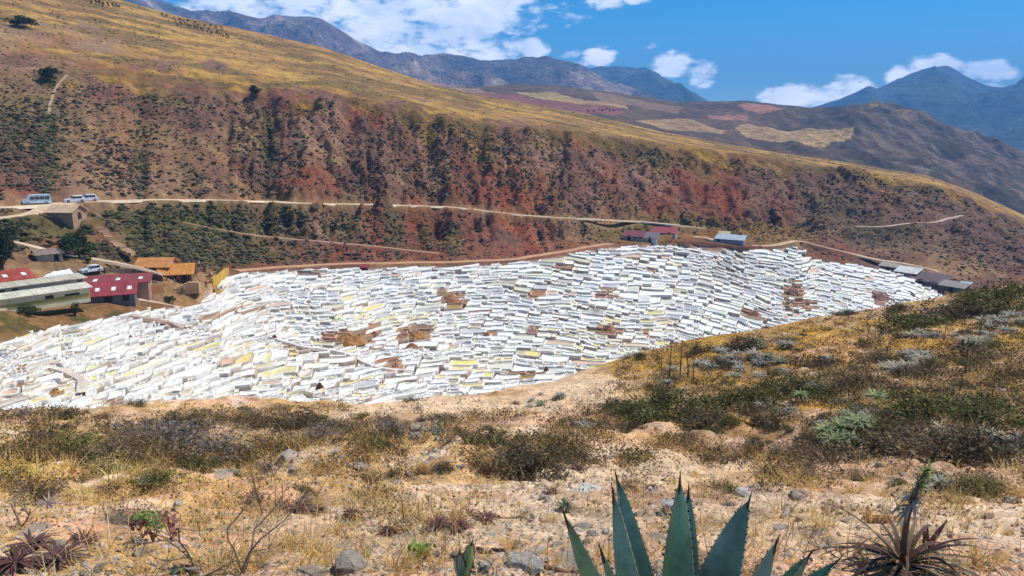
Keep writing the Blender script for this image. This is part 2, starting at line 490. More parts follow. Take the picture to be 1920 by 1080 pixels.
def world_line(pts, sheet, step=2.0):
    p = sheet.hit([q[0] for q in pts], [q[1] for q in pts])
    d = np.concatenate([[0], np.cumsum(np.linalg.norm(np.diff(p[:, :2], axis=0), axis=1))])
    n = max(4, int(d[-1] / step))
    u = np.linspace(0, d[-1], n)
    q = np.stack([np.interp(u, d, p[:, i]) for i in range(3)], 1)
    for i in range(3): q[:, i] = smooth1(q[:, i], 3, 0)
    return q


def bench(path, w0, w1):
    """Cut a level shelf for a path into the valley ground."""
    lo = path.min(0) - w1 - 1; hi = path.max(0) + w1 + 1
    ii, jj = np.where((VAL.X > lo[0]) & (VAL.X < hi[0]) & (VAL.Y > lo[1]) & (VAL.Y < hi[1]))
    x, y = VAL.X[ii, jj], VAL.Y[ii, jj]
    best = np.full(len(x), 1e9); zz = np.zeros(len(x))
    for a, b in zip(path[:-1], path[1:]):
        m = (np.abs(x - a[0]) < w1 + 4) & (np.abs(y - a[1]) < w1 + 4)
        if not m.any(): continue
        d = b - a; L2 = d[0] ** 2 + d[1] ** 2 + 1e-9
        t = np.clip(((x[m] - a[0]) * d[0] + (y[m] - a[1]) * d[1]) / L2, 0, 1)
        dist = np.hypot(x[m] - a[0] - t * d[0], y[m] - a[1] - t * d[1])
        bm = best[m]; zm = zz[m]; c = dist < bm
        bm[c] = dist[c]; zm[c] = (a[2] + t * d[2])[c]
        best[m] = bm; zz[m] = zm
    w = 1 - sstep(w0, w1, best)
    VAL.Z[ii, jj] = VAL.Z[ii, jj] * (1 - w) + (zz - .05) * w


PATHS = [  # name, width, photo polyline, colour, label-free structure
    ('dirt_road', 3.3, [(-200, 388), (0, 388), (60, 385), (130, 380), (200, 376), (300, 374), (400, 374), (500, 376), (550, 380), (640, 382), (740, 384), (850, 388), (880, 392)], (.66, .50, .34)),
    ('dirt_road', 2.6, [(880, 392), (920, 399), (980, 405), (1040, 408), (1110, 410), (1200, 415), (1260, 420), (1320, 428)], (.58, .42, .30)),
    ('footpath', 2.4, [(-200, 425), (0, 408), (60, 400), (92, 394)], (.60, .44, .28)),
    ('footpath', 1.6, [(330, 415), (400, 428), (470, 440), (540, 448), (620, 454), (700, 462), (760, 468), (830, 476)], (.48, .30, .20)),
    ('footpath', 1.7, [(166, 414), (186, 424), (200, 440), (214, 456), (236, 470), (262, 482)], (.50, .31, .19)),
    ('footpath', 1.7, [(-200, 430), (0, 446), (50, 456), (90, 470), (140, 482), (210, 490), (262, 500), (330, 520), (372, 528)], (.60, .44, .30)),
    ('footpath', 2.2, [(240, 558), (270, 560), (296, 566), (330, 574), (372, 582), (420, 582)], (.58, .42, .32)),
    ('footpath', 3.0, [(432, 507), (560, 498), (700, 493), (850, 491), (960, 486), (1040, 474), (1100, 463), (1150, 456)], (.48, .27, .15)),
    ('footpath', 3.0, [(1264, 444), (1320, 444), (1370, 458), (1430, 462), (1470, 456), (1500, 450), (1540, 462), (1600, 476), (1640, 486), (1700, 494), (1760, 508), (1800, 528)], (.58, .38, .25)),
    ('footpath', 1.7, [(1600, 424), (1650, 424), (1700, 419), (1750, 417), (1780, 409), (1806, 403)], (.55, .40, .32)),
    ('footpath', .9, [(20, 128), (60, 128), (100, 130), (130, 129), (170, 132), (240, 136)], (.36, .24, .15)),
    ('footpath', .8, [(90, 215), (98, 180), (112, 155), (126, 138)], (.40, .27, .16)),
]
WP = []
for (nm, w, pts, c) in PATHS:
    p = world_line(pts, VAL)
    WP.append(p)
    bench(p, w * .55, w * .55 + 2.2)
PADS = [(30, 577, 17), (205, 567, 15), (330, 520, 12), (118, 402, 7), (395, 548, 7), (1215, 448, 22), (1365, 458, 10), (1720, 520, 22)]
VAL.commit()
# level building plots
for (x, y, rad) in PADS:
    p = VAL.hit(x, y)[0]
    d = np.hypot(VAL.X - p[0], VAL.Y - p[1])
    w = (1 - sstep(rad * .7, rad * 1.25, d)) * (.85 if rad in (17, 15) else .6) * (~insalt)
    nz = VAL.Z * (1 - w) + p[2] * w
    VAL.Z = np.minimum(VAL.Z, nz) if rad in (17, 15) else nz      # the shed plots are cut into the bank, not filled
VAL.commit()

# ---- valley colours: what grows and what soil lies where
def mixc(c, col, w):
    return c * (1 - w[..., None]) + np.array(col) * w[..., None]


PXv, PYv = vpx, vpy
nA = fbm(vx / 14, vy / 14, 5, 101); nB = fbm(ARC / 9, VAL.R / 40, 4, 113); nC = fbm(vx / 3, vy / 3, 4, 127); nD = fbm(vx / 45, vy / 45, 3, 131)
c = np.zeros(VAL.R.shape + (3,)) + np.array((.27, .155, .115))
c = mixc(c, (.43, .29, .18), sstep(.46, .62, nA) * .8)                       # tan earth
c = mixc(c, (.27, .115, .075), sstep(.52, .68, nB) * .75 * sstep(380, 620, PXv))  # red brown ribs
c = mixc(c, (.185, .11, .085), sstep(.48, .62, nC) * .65)
c = mixc(c, (.44, .31, .18), (1 - sstep(300, 560, PXv)) * .45 * sstep(.35, .6, nD))
rd = np.zeros(VAL.R.shape)
for (x, y, rx, ry, s) in [(955, 385, 80, 75, 1), (960, 430, 60, 45, .9), (1300, 370, 110, 60, .8), (1080, 280, 18, 40, .9), (800, 420, 60, 40, .7), (560, 350, 70, 26, .8), (690, 215, 40, 26, .5), (870, 420, 40, 40, .8), (700, 440, 40, 60, .5),
                          (100, 85, 70, 24, .8), (210, 120, 70, 14, .8), (250, 220, 60, 90, .3), (1180, 320, 60, 60, .5), (1420, 390, 60, 40, .4), (1000, 470, 140, 24, .8), (760, 480, 190, 14, .7), (480, 500, 80, 9, .7), (470, 165, 40, 14, .7),
                          (105, 455, 20, 16, .9), (190, 430, 34, 24, .8), (40, 360, 60, 12, .6), (280, 600, 120, 14, .4), (340, 585, 90, 14, .7), (1330, 452, 100, 12, .7), (1290, 330, 40, 50, .6)]:
    rd = np.maximum(rd, blob(PXv, PYv, x, y, rx, ry, 1.4) * s)
rd = rd * sstep(.30, .55, .5 * nA + .5 * nB)
c = mixc(c, (.41, .125, .085), np.clip(rd, 0, 1) * .60)
pk = np.zeros(VAL.R.shape)
for (x, y, rx, ry) in [(1130, 330, 34, 40), (790, 250, 12, 50), (1220, 320, 50, 40), (600, 260, 40, 60), (1000, 300, 60, 30), (200, 340, 110, 30), (620, 430, 40, 30), (205, 155, 12, 14), (65, 150, 8, 26), (85, 128, 60, 5)]:
    pk = np.maximum(pk, blob(PXv, PYv, x, y, rx, ry, 1.3))
c = mixc(c, (.50, .32, .24), pk * .7 * sstep(.35, .6, nC))
# right part of the slope is duller
c = mixc(c, (.21, .135, .105), sstep(1380, 1600, PXv) * .6 * (T > 2.3))
# green valley-side scrub below the road and in the gullies
gr = np.zeros(VAL.R.shape)
for (x, y, rx, ry, s) in [(330, 408, 170, 26, 1), (350, 460, 150, 40, .9), (420, 480, 120, 26, .8), (80, 425, 110, 22, .8), (150, 470, 60, 24, .4), (500, 410, 70, 40, .7), (640, 430, 40, 50, .5), (560, 420, 24, 40, .6), (740, 430, 20, 40, .7), (800, 450, 24, 40, .6), (850, 440, 20, 50, .6), (50, 580, 60, 12, .6), (95, 590, 50, 12, .5),
                          (500, 280, 14, 110, .9), (262, 300, 14, 90, .7), (90, 260, 30, 120, .6), (20, 240, 50, 60, .6), (380, 130, 80, 14, .6), (300, 190, 60, 20, .5), (1180, 430, 70, 14, .9), (1290, 418, 120, 12, .8), (1320, 425, 90, 10, .8), (70, 45, 40, 14, .9), (0, 20, 40, 30, .7),
                          (90, 150, 20, 24, 1), (1200, 280, 100, 22, .4), (1650, 440, 60, 14, .6), (1560, 400, 50, 30, .4)]:
    gr = np.maximum(gr, blob(PXv, PYv, x, y, rx, ry, 1.3) * s)
c = mixc(c, (.105, .105, .048), np.clip(gr, 0, 1) * .85 * sstep(.3, .55, nA + .1))
# golden dry grass above the cliff line
edge = T + (nA - .5) * 1.05 + (nB - .5) * .7 + (nD - .5) * .8 - .35 * blob(PXv, PYv, 60, 60, 130, 110, 1.4)
gd = sstep(3.85, 4.12, edge)
gcol = mixc(np.zeros(c.shape) + np.array((.46, .272, .125)), (.27, .155, .085), sstep(.45, .60, nA) * .9)
gcol = mixc(gcol, (.57, .36, .145), sstep(.5, .65, fbm(ARC / 30, VAL.R / 9, 4, 171)) * .8)
gcol = mixc(gcol, (.17, .12, .06), sstep(.47, .60, fbm(ARC / 26, VAL.R / 10, 4, 191)) * .75)
gcol = mixc(gcol, (.15, .12, .06), sstep(.52, .62, nC) * .45)
c = c * (1 - gd[..., None]) + gcol * gd[..., None]
gl = (blob(PXv, PYv, 1250, 430, 120, 30, 1.2) * .5 + blob(PXv, PYv, 1450, 440, 70, 22, 1.2) * .6) * (1 - gd)
c = mixc(c, (.34, .22, .09), gl)
# lower left bank below the sheds: dry grass
c = mixc(c, (.34, .205, .115), blob(PXv, PYv, 100, 600, 230, 40, 1.0) * .8 * (T > .9))
c = mixc(c, (.16, .13, .06), blob(PXv, PYv, 90, 596, 200, 30, 1.0) * sstep(.5, .6, nC) * (T > .9))
c = mixc(c, (.52, .33, .20), blob(PXv, PYv, 380, 545, 70, 40, .8) * .8)
c = mixc(c, (.52, .36, .22), blob(PXv, PYv, 150, 500, 180, 24, 1.0) * .5)
c = mixc(c, (.50, .32, .20), blob(PXv, PYv, 1740, 510, 110, 18, 1.0) * .8)
# beside the road the cut bank is pale
for p, (nm, w, pts, pc) in zip(WP, PATHS):
    if nm == 'dirt_road':
        for q in p[::2]:
            i0 = int(np.clip((math.atan2(q[0], q[1]) - AZ0) / (AZ1 - AZ0) * (NAZ - 1), 3, NAZ - 4)); 
            sl_ = slice(max(0, i0 - 3), i0 + 4)
            dd = np.hypot(VAL.X[sl_] - q[0], VAL.Y[sl_] - q[1])
            c[sl_] = mixc(c[sl_], (.55, .38, .24), (1 - sstep(1.5, 5.5, dd)) * .55)
c = np.where(insalt[..., None], np.array((.46, .36, .27)) * (.6 + .7 * nC[..., None]), c)
valley = obj('valley_slope', VAL.mesh('valley_slope', np.clip(c, .01, .9), np.where(insalt, 1.0, 1.42 - .14 * sstep(3.9, 4.3, T))[..., None], np.where(insalt, 1.0, .56 + .24 * sstep(3.9, 4.3, T))[..., None]), M_VALLEY)
tag(valley, 'far side of the ravine with red cliffs and golden grass above', None, None, 'structure')

# ---- near hillside colours
PXf, PYf = FORE.PX, FORE.PY
a1 = fbm(fx * .5, fy * .5, 5, 201); a2 = fbm(fx * 2.2, fy * 2.2, 5, 211); a3 = fbm(fx * .16, fy * .16, 3, 221)
c = np.zeros(FORE.R.shape + (3,)) + np.array((.56, .37, .265))
c = mixc(c, (.44, .29, .135), sstep(.45, .62, a1) * .7)
c = mixc(c, (.30, .185, .11), sstep(.5, .62, a2) * .7)
c = mixc(c, (.66, .53, .42), sstep(.56, .66, fbm(fx * 1.1, fy * 1.1, 5, 231)) * .6)
bare = np.zeros(FORE.R.shape); bare_c = np.zeros(FORE.R.shape)
for (x, y, rx, ry) in [(420, 905, 150, 36), (130, 980, 80, 26), (300, 1010, 140, 20), (560, 830, 60, 16), (1570, 650, 40, 30), (1540, 665, 60, 16), (60, 800, 60, 14), (1840, 625, 60, 10)]:
    bare = np.maximum(bare, blob(PXf, PYf, x, y, rx, ry, 1.2))
for (x, y, rx, ry) in [(1090, 735, 130, 36), (700, 775, 60, 16), (850, 760, 130, 16), (900, 980, 380, 50), (700, 950, 120, 20), (1500, 990, 320, 50), (1700, 950, 300, 26), (640, 1050, 120, 30), (1000, 760, 80, 20), (1200, 860, 200, 30)]:
    bare_c = np.maximum(bare_c, blob(PXf, PYf, x, y, rx, ry, 1.3))
c = mixc(c, (.60, .45, .32), bare_c * .8)
c = mixc(c, (.60, .34, .24), bare * .85)
gl = blob(PXf, PYf, 1250, 660, 420, 60, 1.2) * (1 - blob(PXf, PYf, 1090, 735, 100, 30, 1))
c = mixc(c, (.42, .25, .10), gl * .75 * sstep(.3, .6, a1 + .08))
c = mixc(c, (.40, .31, .10), blob(PXf, PYf, 200, 870, 300, 70, 1.2) * .6 * sstep(.35, .6, a2))
rise = blob(PXf, PYf, 1640, 690, 560, 150, .9) * (1 - .8 * blob(PXf, PYf, 1090, 735, 120, 34, 1)) * (1 - .7 * blob(PXf, PYf, 1560, 655, 60, 26, 1))
c = mixc(c, (.25, .155, .07), rise * .72 * sstep(.3, .55, a2 + .06))
c = mixc(c, (.42, .25, .075), rise * .55 * sstep(.48, .6, a1))
c = mixc(c, (.28, .19, .11), blob(PXf, PYf, 500, 810, 420, 34, 1.2) * .5)
fore = obj('hillside', FORE.mesh('hillside', np.clip(c, .01, .9), 1.30, 1.16), M_FORE)
tag(fore, 'near stony hillside with dry grass where the viewer stands', None, None, 'structure')

# ---- plateau behind the golden crest
p0 = line([(-420, 60, 900), (300, 130, 900), (560, 160, 900), (800, 200, 880), (1000, 232, 880), (1240, 290, 880), (1400, 320, 900), (1600, 350, 920), (1740, 375, 940), (1830, 410, 950), (1920, 450, 960), (2340, 560, 980)])
p1 = line([(-420, 0, 1250), (300, 105, 1250), (560, 140, 1250), (800, 176, 1250), (900, 190, 1250), (1100, 203, 1250), (1280, 235, 1250), (1400, 250, 1260), (1600, 262, 1280), (1740, 290, 1300), (1850, 330, 1300), (1920, 365, 1300), (2340, 500, 1300)])
p2 = line([(-420, -40, 2000), (300, 70, 2000), (560, 105, 2000), (700, 132, 2000), (800, 150, 2000), (870, 164, 1950), (920, 160, 1900), (970, 155, 1850), (1050, 160, 1800), (1130, 170, 1750), (1200, 180, 1750), (1280, 190, 1750), (1390, 187, 1750), (1540, 197, 1720), (1600, 193, 1700), (1640, 192, 1700), (1697, 207, 1680), (1763, 231, 1660), (1847, 264, 1640), (1913, 291, 1620), (2340, 440, 1600)], 5)
p3 = (p2[0] * 1.15, p2[1] - p2[0] * .03)
p4 = (p2[0] * 1.5, p2[1] - p2[0] * .2)
PLA = Sheet([p0, p1, p2, p3, p4], [50, 70, 6, 4], sm=5)
PXp, PYp = PLA.PX.copy(), PLA.PY.copy()
tp = PLA.t[None, :] + 0 * PLA.R
PLA.Z += (ridged(PLA.X / 160, PLA.Y / 260, 4, 301) - .6) * 70 * sstep(1250, 1650, PXp) * sstep(.1, .5, tp) * (1 - .8 * sstep(1.8, 2.0, tp)) + (fbm(PLA.X / 60, PLA.Y / 90, 4, 307) - .5) * 9 * (1 - .7 * sstep(1.8, 2, tp))
b1 = fbm(PLA.X / 70, PLA.Y / 70, 5, 311); b2 = fbm(PLA.X / 18, PLA.Y / 30, 4, 313)
c = np.zeros(PLA.R.shape + (3,)) + np.array((.215, .145, .095))
c = mixc(c, (.12, .085, .06), sstep(.46, .62, b1) * .75)
c = mixc(c, (.30, .21, .12), sstep(.55, .66, b2) * .5)
c = mixc(c, (.15, .11, .085), sstep(1450, 1650, PXp) * .6)
c = mixc(c, (.08, .065, .05), sstep(.46, .56, fbm(PLA.X / 30, PLA.Y / 60, 5, 331)) * sstep(1380, 1560, PXp) * .85)
c = mixc(c, (.36, .27, .22), sstep(.54, .60, b2) * sstep(1580, 1680, PXp) * .6)
jx = (fbm(PLA.X / 40, PLA.Y / 40, 3, 317) - .5) * 12; jy = (fbm(PLA.X / 40, PLA.Y / 40, 3, 319) - .5) * 5
FIELDS = [([(1378, 240), (1400, 236), (1490, 247), (1602, 262), (1580, 284), (1540, 290), (1480, 282), (1400, 262)], (.46, .33, .19)),
          ([(1190, 226), (1290, 223), (1362, 246), (1350, 252), (1270, 246)], (.42, .29, .17)),
          ([(1382, 203), (1400, 198), (1480, 204), (1462, 213), (1420, 214)], (.44, .24, .17)),
          ([(1330, 216), (1400, 221), (1402, 228), (1330, 224)], (.40, .23, .17)),
          ([(880, 176), (960, 178), (1090, 196), (1170, 204), (1170, 212), (1090, 212), (1000, 198)], (.27, .13, .10)),
          ([(950, 173), (1040, 176), (1170, 196), (1180, 204), (1080, 196)], (.47, .34, .18)),
          ([(830, 163), (900, 168), (930, 176), (860, 178)], (.40, .26, .18)),
          ([(1100, 170), (1280, 200), (1270, 215), (1130, 190)], (.30, .20, .13)),
          ([(1610, 205), (1660, 208), (1650, 220), (1600, 216)], (.25, .20, .10)), ([(1670, 210), (1710, 222), (1690, 224)], (.27, .20, .11)),
          ([(720, 132), (820, 150), (860, 164), (780, 158)], (.33, .23, .19))]
for poly, col in FIELDS:
    c = np.where(inpoly(PXp + jx, PYp + jy, poly)[..., None], np.array(col) * np.array((1.32, 1.30, 1.36)) * (.9 + .2 * b2[..., None]), c)
pl = obj('plateau', PLA.mesh('plateau', np.clip(c, .01, .9), 1.45, .54), M_PLATEAU)
tag(pl, 'brown rolling plateau with tan ploughed fields behind the golden crest', None, None, 'structure')


# ---- far ranges
def mountain(sky_pts, depth, base_drop, amp, seed, colors, label, rows=70):
    a = line(sky_pts, 3)
    r = a[0]; z = a[1]
    lines = [(r * (1 - depth), z * 0 - base_drop), (r * (1 - depth * .45), z * .55 - base_drop * .2), (r, z), (r * 1.1, z - r * .05), (r * 1.3, z * 0 - base_drop)]
    sh = Sheet(lines, [rows // 2, rows // 2, 6, 4], sm=4)
    t = sh.t[None, :] + 0 * sh.R
    arc = AZS[:, None] * r.mean() + 0 * sh.R
    k = r.mean() / 4000
    g = ridged(arc / (520 * k) + (fbm(arc / 700 / k, sh.R / 700 / k, 3, seed) - .5) * 2, sh.R / (900 * k), 5, seed + 1)
    ar = AZS * r.mean()
    sil = (fbm(ar / (140 * k), ar * 0, 4, seed + 5) - .5) * amp * .07
    sh.Z += (g - .65) * amp * np.sin(np.clip(t / 2, 0, 1) * math.pi) ** .7 * (t < 2) + sil[:, None] * sstep(1.5, 2, t)
    n1_ = fbm(arc / (160 * k), sh.R / (240 * k), 5, seed + 2); n2_ = fbm(arc / (700 * k), sh.R / (500 * k), 3, seed + 3)
    c = np.zeros(sh.R.shape + (3,)) + np.array(colors[0])
    c = mixc(c, colors[1], sstep(.46, .6, n1_) * .8)
    c = mixc(c, colors[2], sstep(.5, .62, n2_) * .7)
    m = obj('mountain', sh.mesh('mountain', c), M_RANGE)
    return tag(m, label, None, None, 'structure')


mountain([(-420, -150, 4300), (0, -60, 4300), (240, -20, 4300), (330, 10, 4300), (370, 18, 4250), (430, 22, 4200), (490, 34, 4200), (520, 26, 4200), (562, 19, 4200), (590, 22, 4200), (640, 48, 4200), (680, 76, 4200), (712, 94, 4200), (760, 100, 4200),
          (820, 108, 4200), (860, 105, 4200), (900, 112, 4200), (960, 110, 4200), (985, 107, 4200), (1010, 111, 4200), (1060, 122, 4200), (1095, 132, 4200), (1130, 148, 4150), (1170, 172, 4100), (1230, 205, 4000), (1400, 280, 3900), (2340, 420, 3900)],
         .45, 60, 420, 401, ((.16, .115, .10), (.36, .27, .21), (.07, .065, .06)), 'long violet mountain range with pale fields under the big cloud')
mountain([(-420, 300, 6200), (900, 260, 6200), (1000, 200, 6200), (1060, 145, 6200), (1100, 130, 6200), (1125, 124, 6200), (1160, 123, 6200), (1200, 124, 6200), (1225, 130, 6200), (1262, 150, 6200), (1295, 172, 6200), (1325, 190, 6200), (1380, 230, 6200), (1500, 300, 6200), (2340, 420, 6200)],
         .35, 60, 520, 431, ((.07, .075, .05), (.11, .11, .075), (.045, .055, .045)), 'blue rounded mountain behind the plateau')
mountain([(-420, 420, 7000), (1400, 290, 7000), (1520, 222, 7000), (1590, 192, 7000), (1625, 174, 7000), (1660, 166, 7000), (1700, 150, 7000), (1740, 133, 7000), (1772, 124, 7000), (1790, 128, 7000), (1815, 143, 7000), (1850, 156, 7000), (1880, 160, 7000), (1900, 155, 7000), (1920, 147, 7000), (2000, 120, 7000), (2340, 160, 7000)],
         .5, 100, 420, 461, ((.065, .075, .05), (.10, .105, .07), (.04, .05, .04)), 'blue pointed mountain peak with clouds at its shoulders')
# a low valley floor far below joins the sheets out to the horizon
g = Acc(); g.add([(-11500, -700, -420), (11500, -700, -420), (11500, 9300, -420), (-11500, 9300, -420)], [[(0, 1, 2, 3)]], (.2, .16, .1))
tag(obj('ground', g.mesh('ground'), M_PLATEAU), 'low ground beyond the ravine out to the horizon', None, None, 'structure')

# ------------------------------------------------------------------ paths
def ribbon(path, w, col, lift=.06):
    n = len(path); d = np.gradient(path[:, :2], axis=0); d /= np.linalg.norm(d, axis=1)[:, None] + 1e-9
    s = np.stack([-d[:, 1], d[:, 0]], 1)
    a = Acc(); offs = [-.62, -.5, -.17, .17, .5, .62]; zs = [-.55, 0, -.03, -.03, 0, -.55]
    jit = (vnoise(np.arange(n) * .45, np.zeros(n), 5) - .5) * .5
    rows = []
    for o, z in zip(offs, zs):
        oo = np.full(n, o) + (jit * 1.0 if abs(o) > .3 else 0)
        rows.append(np.c_[path[:, :2] + s * (oo * w)[:, None], path[:, 2] + lift + z])
    V = np.stack(rows, 1)
    k = len(offs); i = np.arange(n - 1)[:, None] * k; j = np.arange(k - 1)[None]
    q = np.stack([i + j, i + k + j, i + k + j + 1, i + j + 1], -1).reshape(-1, 4)
    cc = np.array(col) * (.85 + .3 * vnoise(np.repeat(np.arange(n), k) * .3, np.tile(np.arange(k), n) * .9, 8))[:, None]
    a.add(V.reshape(-1, 3), [q[:, ::-1]], cc)
    return a


PLAB = ['dusty road along the slope above the salt pans', 'narrow dirt road continuing below the red cliffs', 'dirt track to the stone house', 'faint footpath crossing the green scrub', 'worn reddish stairway path down from the stone house',
        'pale track behind the sheds', 'footpath from the red roofed shed to the pans', 'earth ledge path along the top of the salt pans', 'dirt track serving the far end of the pans', 'pale path across the distant dark slope', 'trail high on the brown slope', 'trail climbing the red bank']
for p, (nm, w, pts, col), lb in zip(WP, PATHS, PLAB):
    if 'stairway' in lb:
        t = thing('stone_stairway', 'worn reddish stone stairway down from the stone house', 'stairway', tuple(p[0]))
        for i in range(1, len(p) - 1):
            for h_ in (0, .5):
                q = p[i] + (p[i + 1] - p[i]) * h_ - p[0]; d_ = p[i + 1] - p[i]; an = math.atan2(d_[1], d_[0]) + random.uniform(-.12, .12)
                a = Acc(); ww = random.uniform(.7, 1.2); a.box((-.5, -ww, -.7), (.5, ww, random.uniform(.0, .14)), np.array(col) * random.uniform(.6, 1.15), Matrix.Translation(Vector(q)) @ Matrix.Rotation(an, 4, 'Z')); obj('step', a.mesh('step'), M_PATH, t)
        continue
    tag(obj(nm, ribbon(p, w, col).mesh(nm), M_PATH), lb, None, None, 'structure')

# ------------------------------------------------------------------ salt pans
def gshift(x):
    """How the terrace lines run across the slope: rising towards the sheds, falling towards the far end."""
    k = np.array([-420, 300, 520, 760, 950, 1150, 1300, 1800.]); s = np.array([-.12, -.10, -.03, .02, .07, .24, .33, .35])
    xs = np.linspace(-420, 1900, 400); sl = np.interp(xs, k, s)
    G = np.concatenate([[0], np.cumsum((sl[1:] + sl[:-1]) / 2 * np.diff(xs))]); G -= np.interp(700, xs, G)
    return np.interp(x, xs, G)


def rowline(y0, x, j):
    h = max(4.6, 5.2 + (y0 - 430) / 330 * 5.4)
    return y0 + gshift(x) + (fbm(x / 130 + 7, y0 / 60 + 0 * x, 3, 501) - .5) * 42 + (vnoise(x / 40, x * 0 + j * 3.7, 503) - .5) * .5 * h


def pan_colour(x, y):
    """brine and crust colours by place in the field"""
    r = random.random()
    brown = 0
    if ((x - 58) / 30) ** 2 + ((y - 693) / 9) ** 2 < 1: return 'amber', (.42, .22, .025)
    for (cx, cy, rx, ry, s) in [(655, 634, 46, 16, .95), (775, 626, 36, 14, .9), (770, 645, 20, 12, .9), (740, 682, 26, 16, .8), (840, 556, 30, 12, .95), (845, 570, 30, 8, .9), (1485, 545, 18, 22, .85), (1415, 586, 22, 10, .9), (1140, 618, 24, 8, .9), (1135, 550, 14, 14, .7),
                              (912, 627, 18, 8, .9), (700, 625, 14, 16, .8), (1005, 552, 20, 8, .6), (1000, 620, 16, 8, .8), (1215, 622, 18, 12, .7), (990, 700, 26, 12, .5), (1060, 500, 10, 10, .8), (60, 692, 30, 8, .9), (215, 755, 16, 8, .9), (105, 735, 10, 8, .9), (40, 720, 12, 6, .6),
                              (470, 684, 12, 8, .7), (445, 705, 12, 6, .7), (610, 605, 12, 6, .7), (1500, 570, 30, 16, .5), (1650, 555, 18, 14, .7), (585, 512, 14, 8, .6), (640, 525, 18, 6, .6), (380, 594, 26, 8, .6), (440, 588, 30, 8, .5), (1210, 510, 60, 10, .15), (640, 655, 14, 8, .5)]:
        if ((x - cx) / rx) ** 2 + ((y - cy) / ry) ** 2 < 1 and random.random() < s: brown = 1
    if brown: return 'brown', (random.uniform(.28, .46), random.uniform(.14, .24), random.uniform(.06, .13))
    yel = max(math.exp(-((x - 560) / 110) ** 2 - ((y - 690) / 40) ** 2), .8 * math.exp(-((x - 390) / 110) ** 2 - ((y - 650) / 22) ** 2), .7 * math.exp(-((x - 680) / 120) ** 2 - ((y - 592) / 18) ** 2), .6 * math.exp(-((x - 870) / 90) ** 2 - ((y - 690) / 24) ** 2),
              .55 * math.exp(-((x - 180) / 130) ** 2 - ((y - 715) / 34) ** 2), .55 * math.exp(-((x - 1150) / 120) ** 2 - ((y - 640) / 50) ** 2), .4 * math.exp(-((x - 1280) / 60) ** 2 - ((y - 560) / 30) ** 2), .5 * math.exp(-((x - 100) / 90) ** 2 - ((y - 630) / 20) ** 2))
    if r < yel * .55: return 'yellow', (random.uniform(.72, .8), random.uniform(.58, .68), random.uniform(.20, .36))
    if r < yel * 1.0 + .16: return 'cream', (.80, random.uniform(.73, .78), random.uniform(.52, .66))
    grey = .10 + .34 * math.exp(-((x - 280) / 200) ** 2 - ((y - 610) / 40) ** 2) + .40 * math.exp(-((x - 800) / 330) ** 2 - ((y - 545) / 30) ** 2) + .35 * math.exp(-((x - 1290) / 40) ** 2 - ((y - 570) / 60) ** 2) + .3 * math.exp(-((x - 1380) / 90) ** 2 - ((y - 500) / 24) ** 2)
    if random.random() < grey:
        g_ = random.uniform(.46, .68); return 'grey', (g_, g_ * random.uniform(.92, .96), g_ * random.uniform(.82, .92))
    if random.random() < .08: return 'tan', (random.uniform(.5, .72), .44, .30)
    w_ = random.uniform(.78, .86); return 'white', (w_, w_ * .975, w_ * .925)


ZG = {}


def pan_geo(ring_px, zoff, colname, col, x, y, key):
    P = SALT.hit(ring_px[:, 0], ring_px[:, 1])
    n = len(P); cen = P.mean(0)
    zc = cen[2] + zoff
    if key in ZG and abs(ZG[key] - zc) < .30: zc = ZG[key]        # neighbours along a terrace keep one level
    else: ZG[key] = zc
    d = P - cen; L_ = np.hypot(d[:, 0], d[:, 1])
    rim = np.minimum(random.uniform(.28, .5), .22 * L_)
    I = P - d * (rim / (L_ + 1e-6))[:, None]
    e = np.array([random.uniform(-.03, .04) for _ in range(n)])
    ob = P.copy(); ob[:, :2] += d[:, :2] / (L_[:, None] + 1e-6) * .10; ob[:, 2] = zc - 1.7
    om = P.copy(); om[:, 2] = zc - random.choice((.12, .25, .4, .6)) + e
    ot = P - d * (rim * .12 / (L_ + 1e-6))[:, None]; ot[:, 2] = zc + .06 + e
    it = I.copy(); it[:, 2] = zc + .05 + e * .6
    fl = I - d * .03; fl[:, 2] = zc - .12
    V = np.concatenate([ob, om, ot, it, fl])
    k = np.arange(n); k2 = (k + 1) % n
    q = [np.stack([k + a * n, k2 + a * n, k2 + (a + 1) * n, k + (a + 1) * n], 1) for a in range(4)]
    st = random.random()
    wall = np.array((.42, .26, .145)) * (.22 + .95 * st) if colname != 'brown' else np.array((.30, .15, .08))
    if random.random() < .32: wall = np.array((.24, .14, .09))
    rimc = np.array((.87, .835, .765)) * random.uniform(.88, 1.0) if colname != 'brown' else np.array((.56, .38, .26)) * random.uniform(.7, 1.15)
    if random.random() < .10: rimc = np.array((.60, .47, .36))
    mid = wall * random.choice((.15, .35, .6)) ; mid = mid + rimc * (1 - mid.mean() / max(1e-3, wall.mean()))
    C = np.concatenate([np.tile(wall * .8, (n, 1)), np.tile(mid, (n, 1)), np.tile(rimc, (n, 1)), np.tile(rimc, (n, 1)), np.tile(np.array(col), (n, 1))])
    return V, q, C, k + 4 * n, cen, zc


def crest_y(x):
    p = np.array(CREST); return np.interp(x, p[:, 0], p[:, 1])


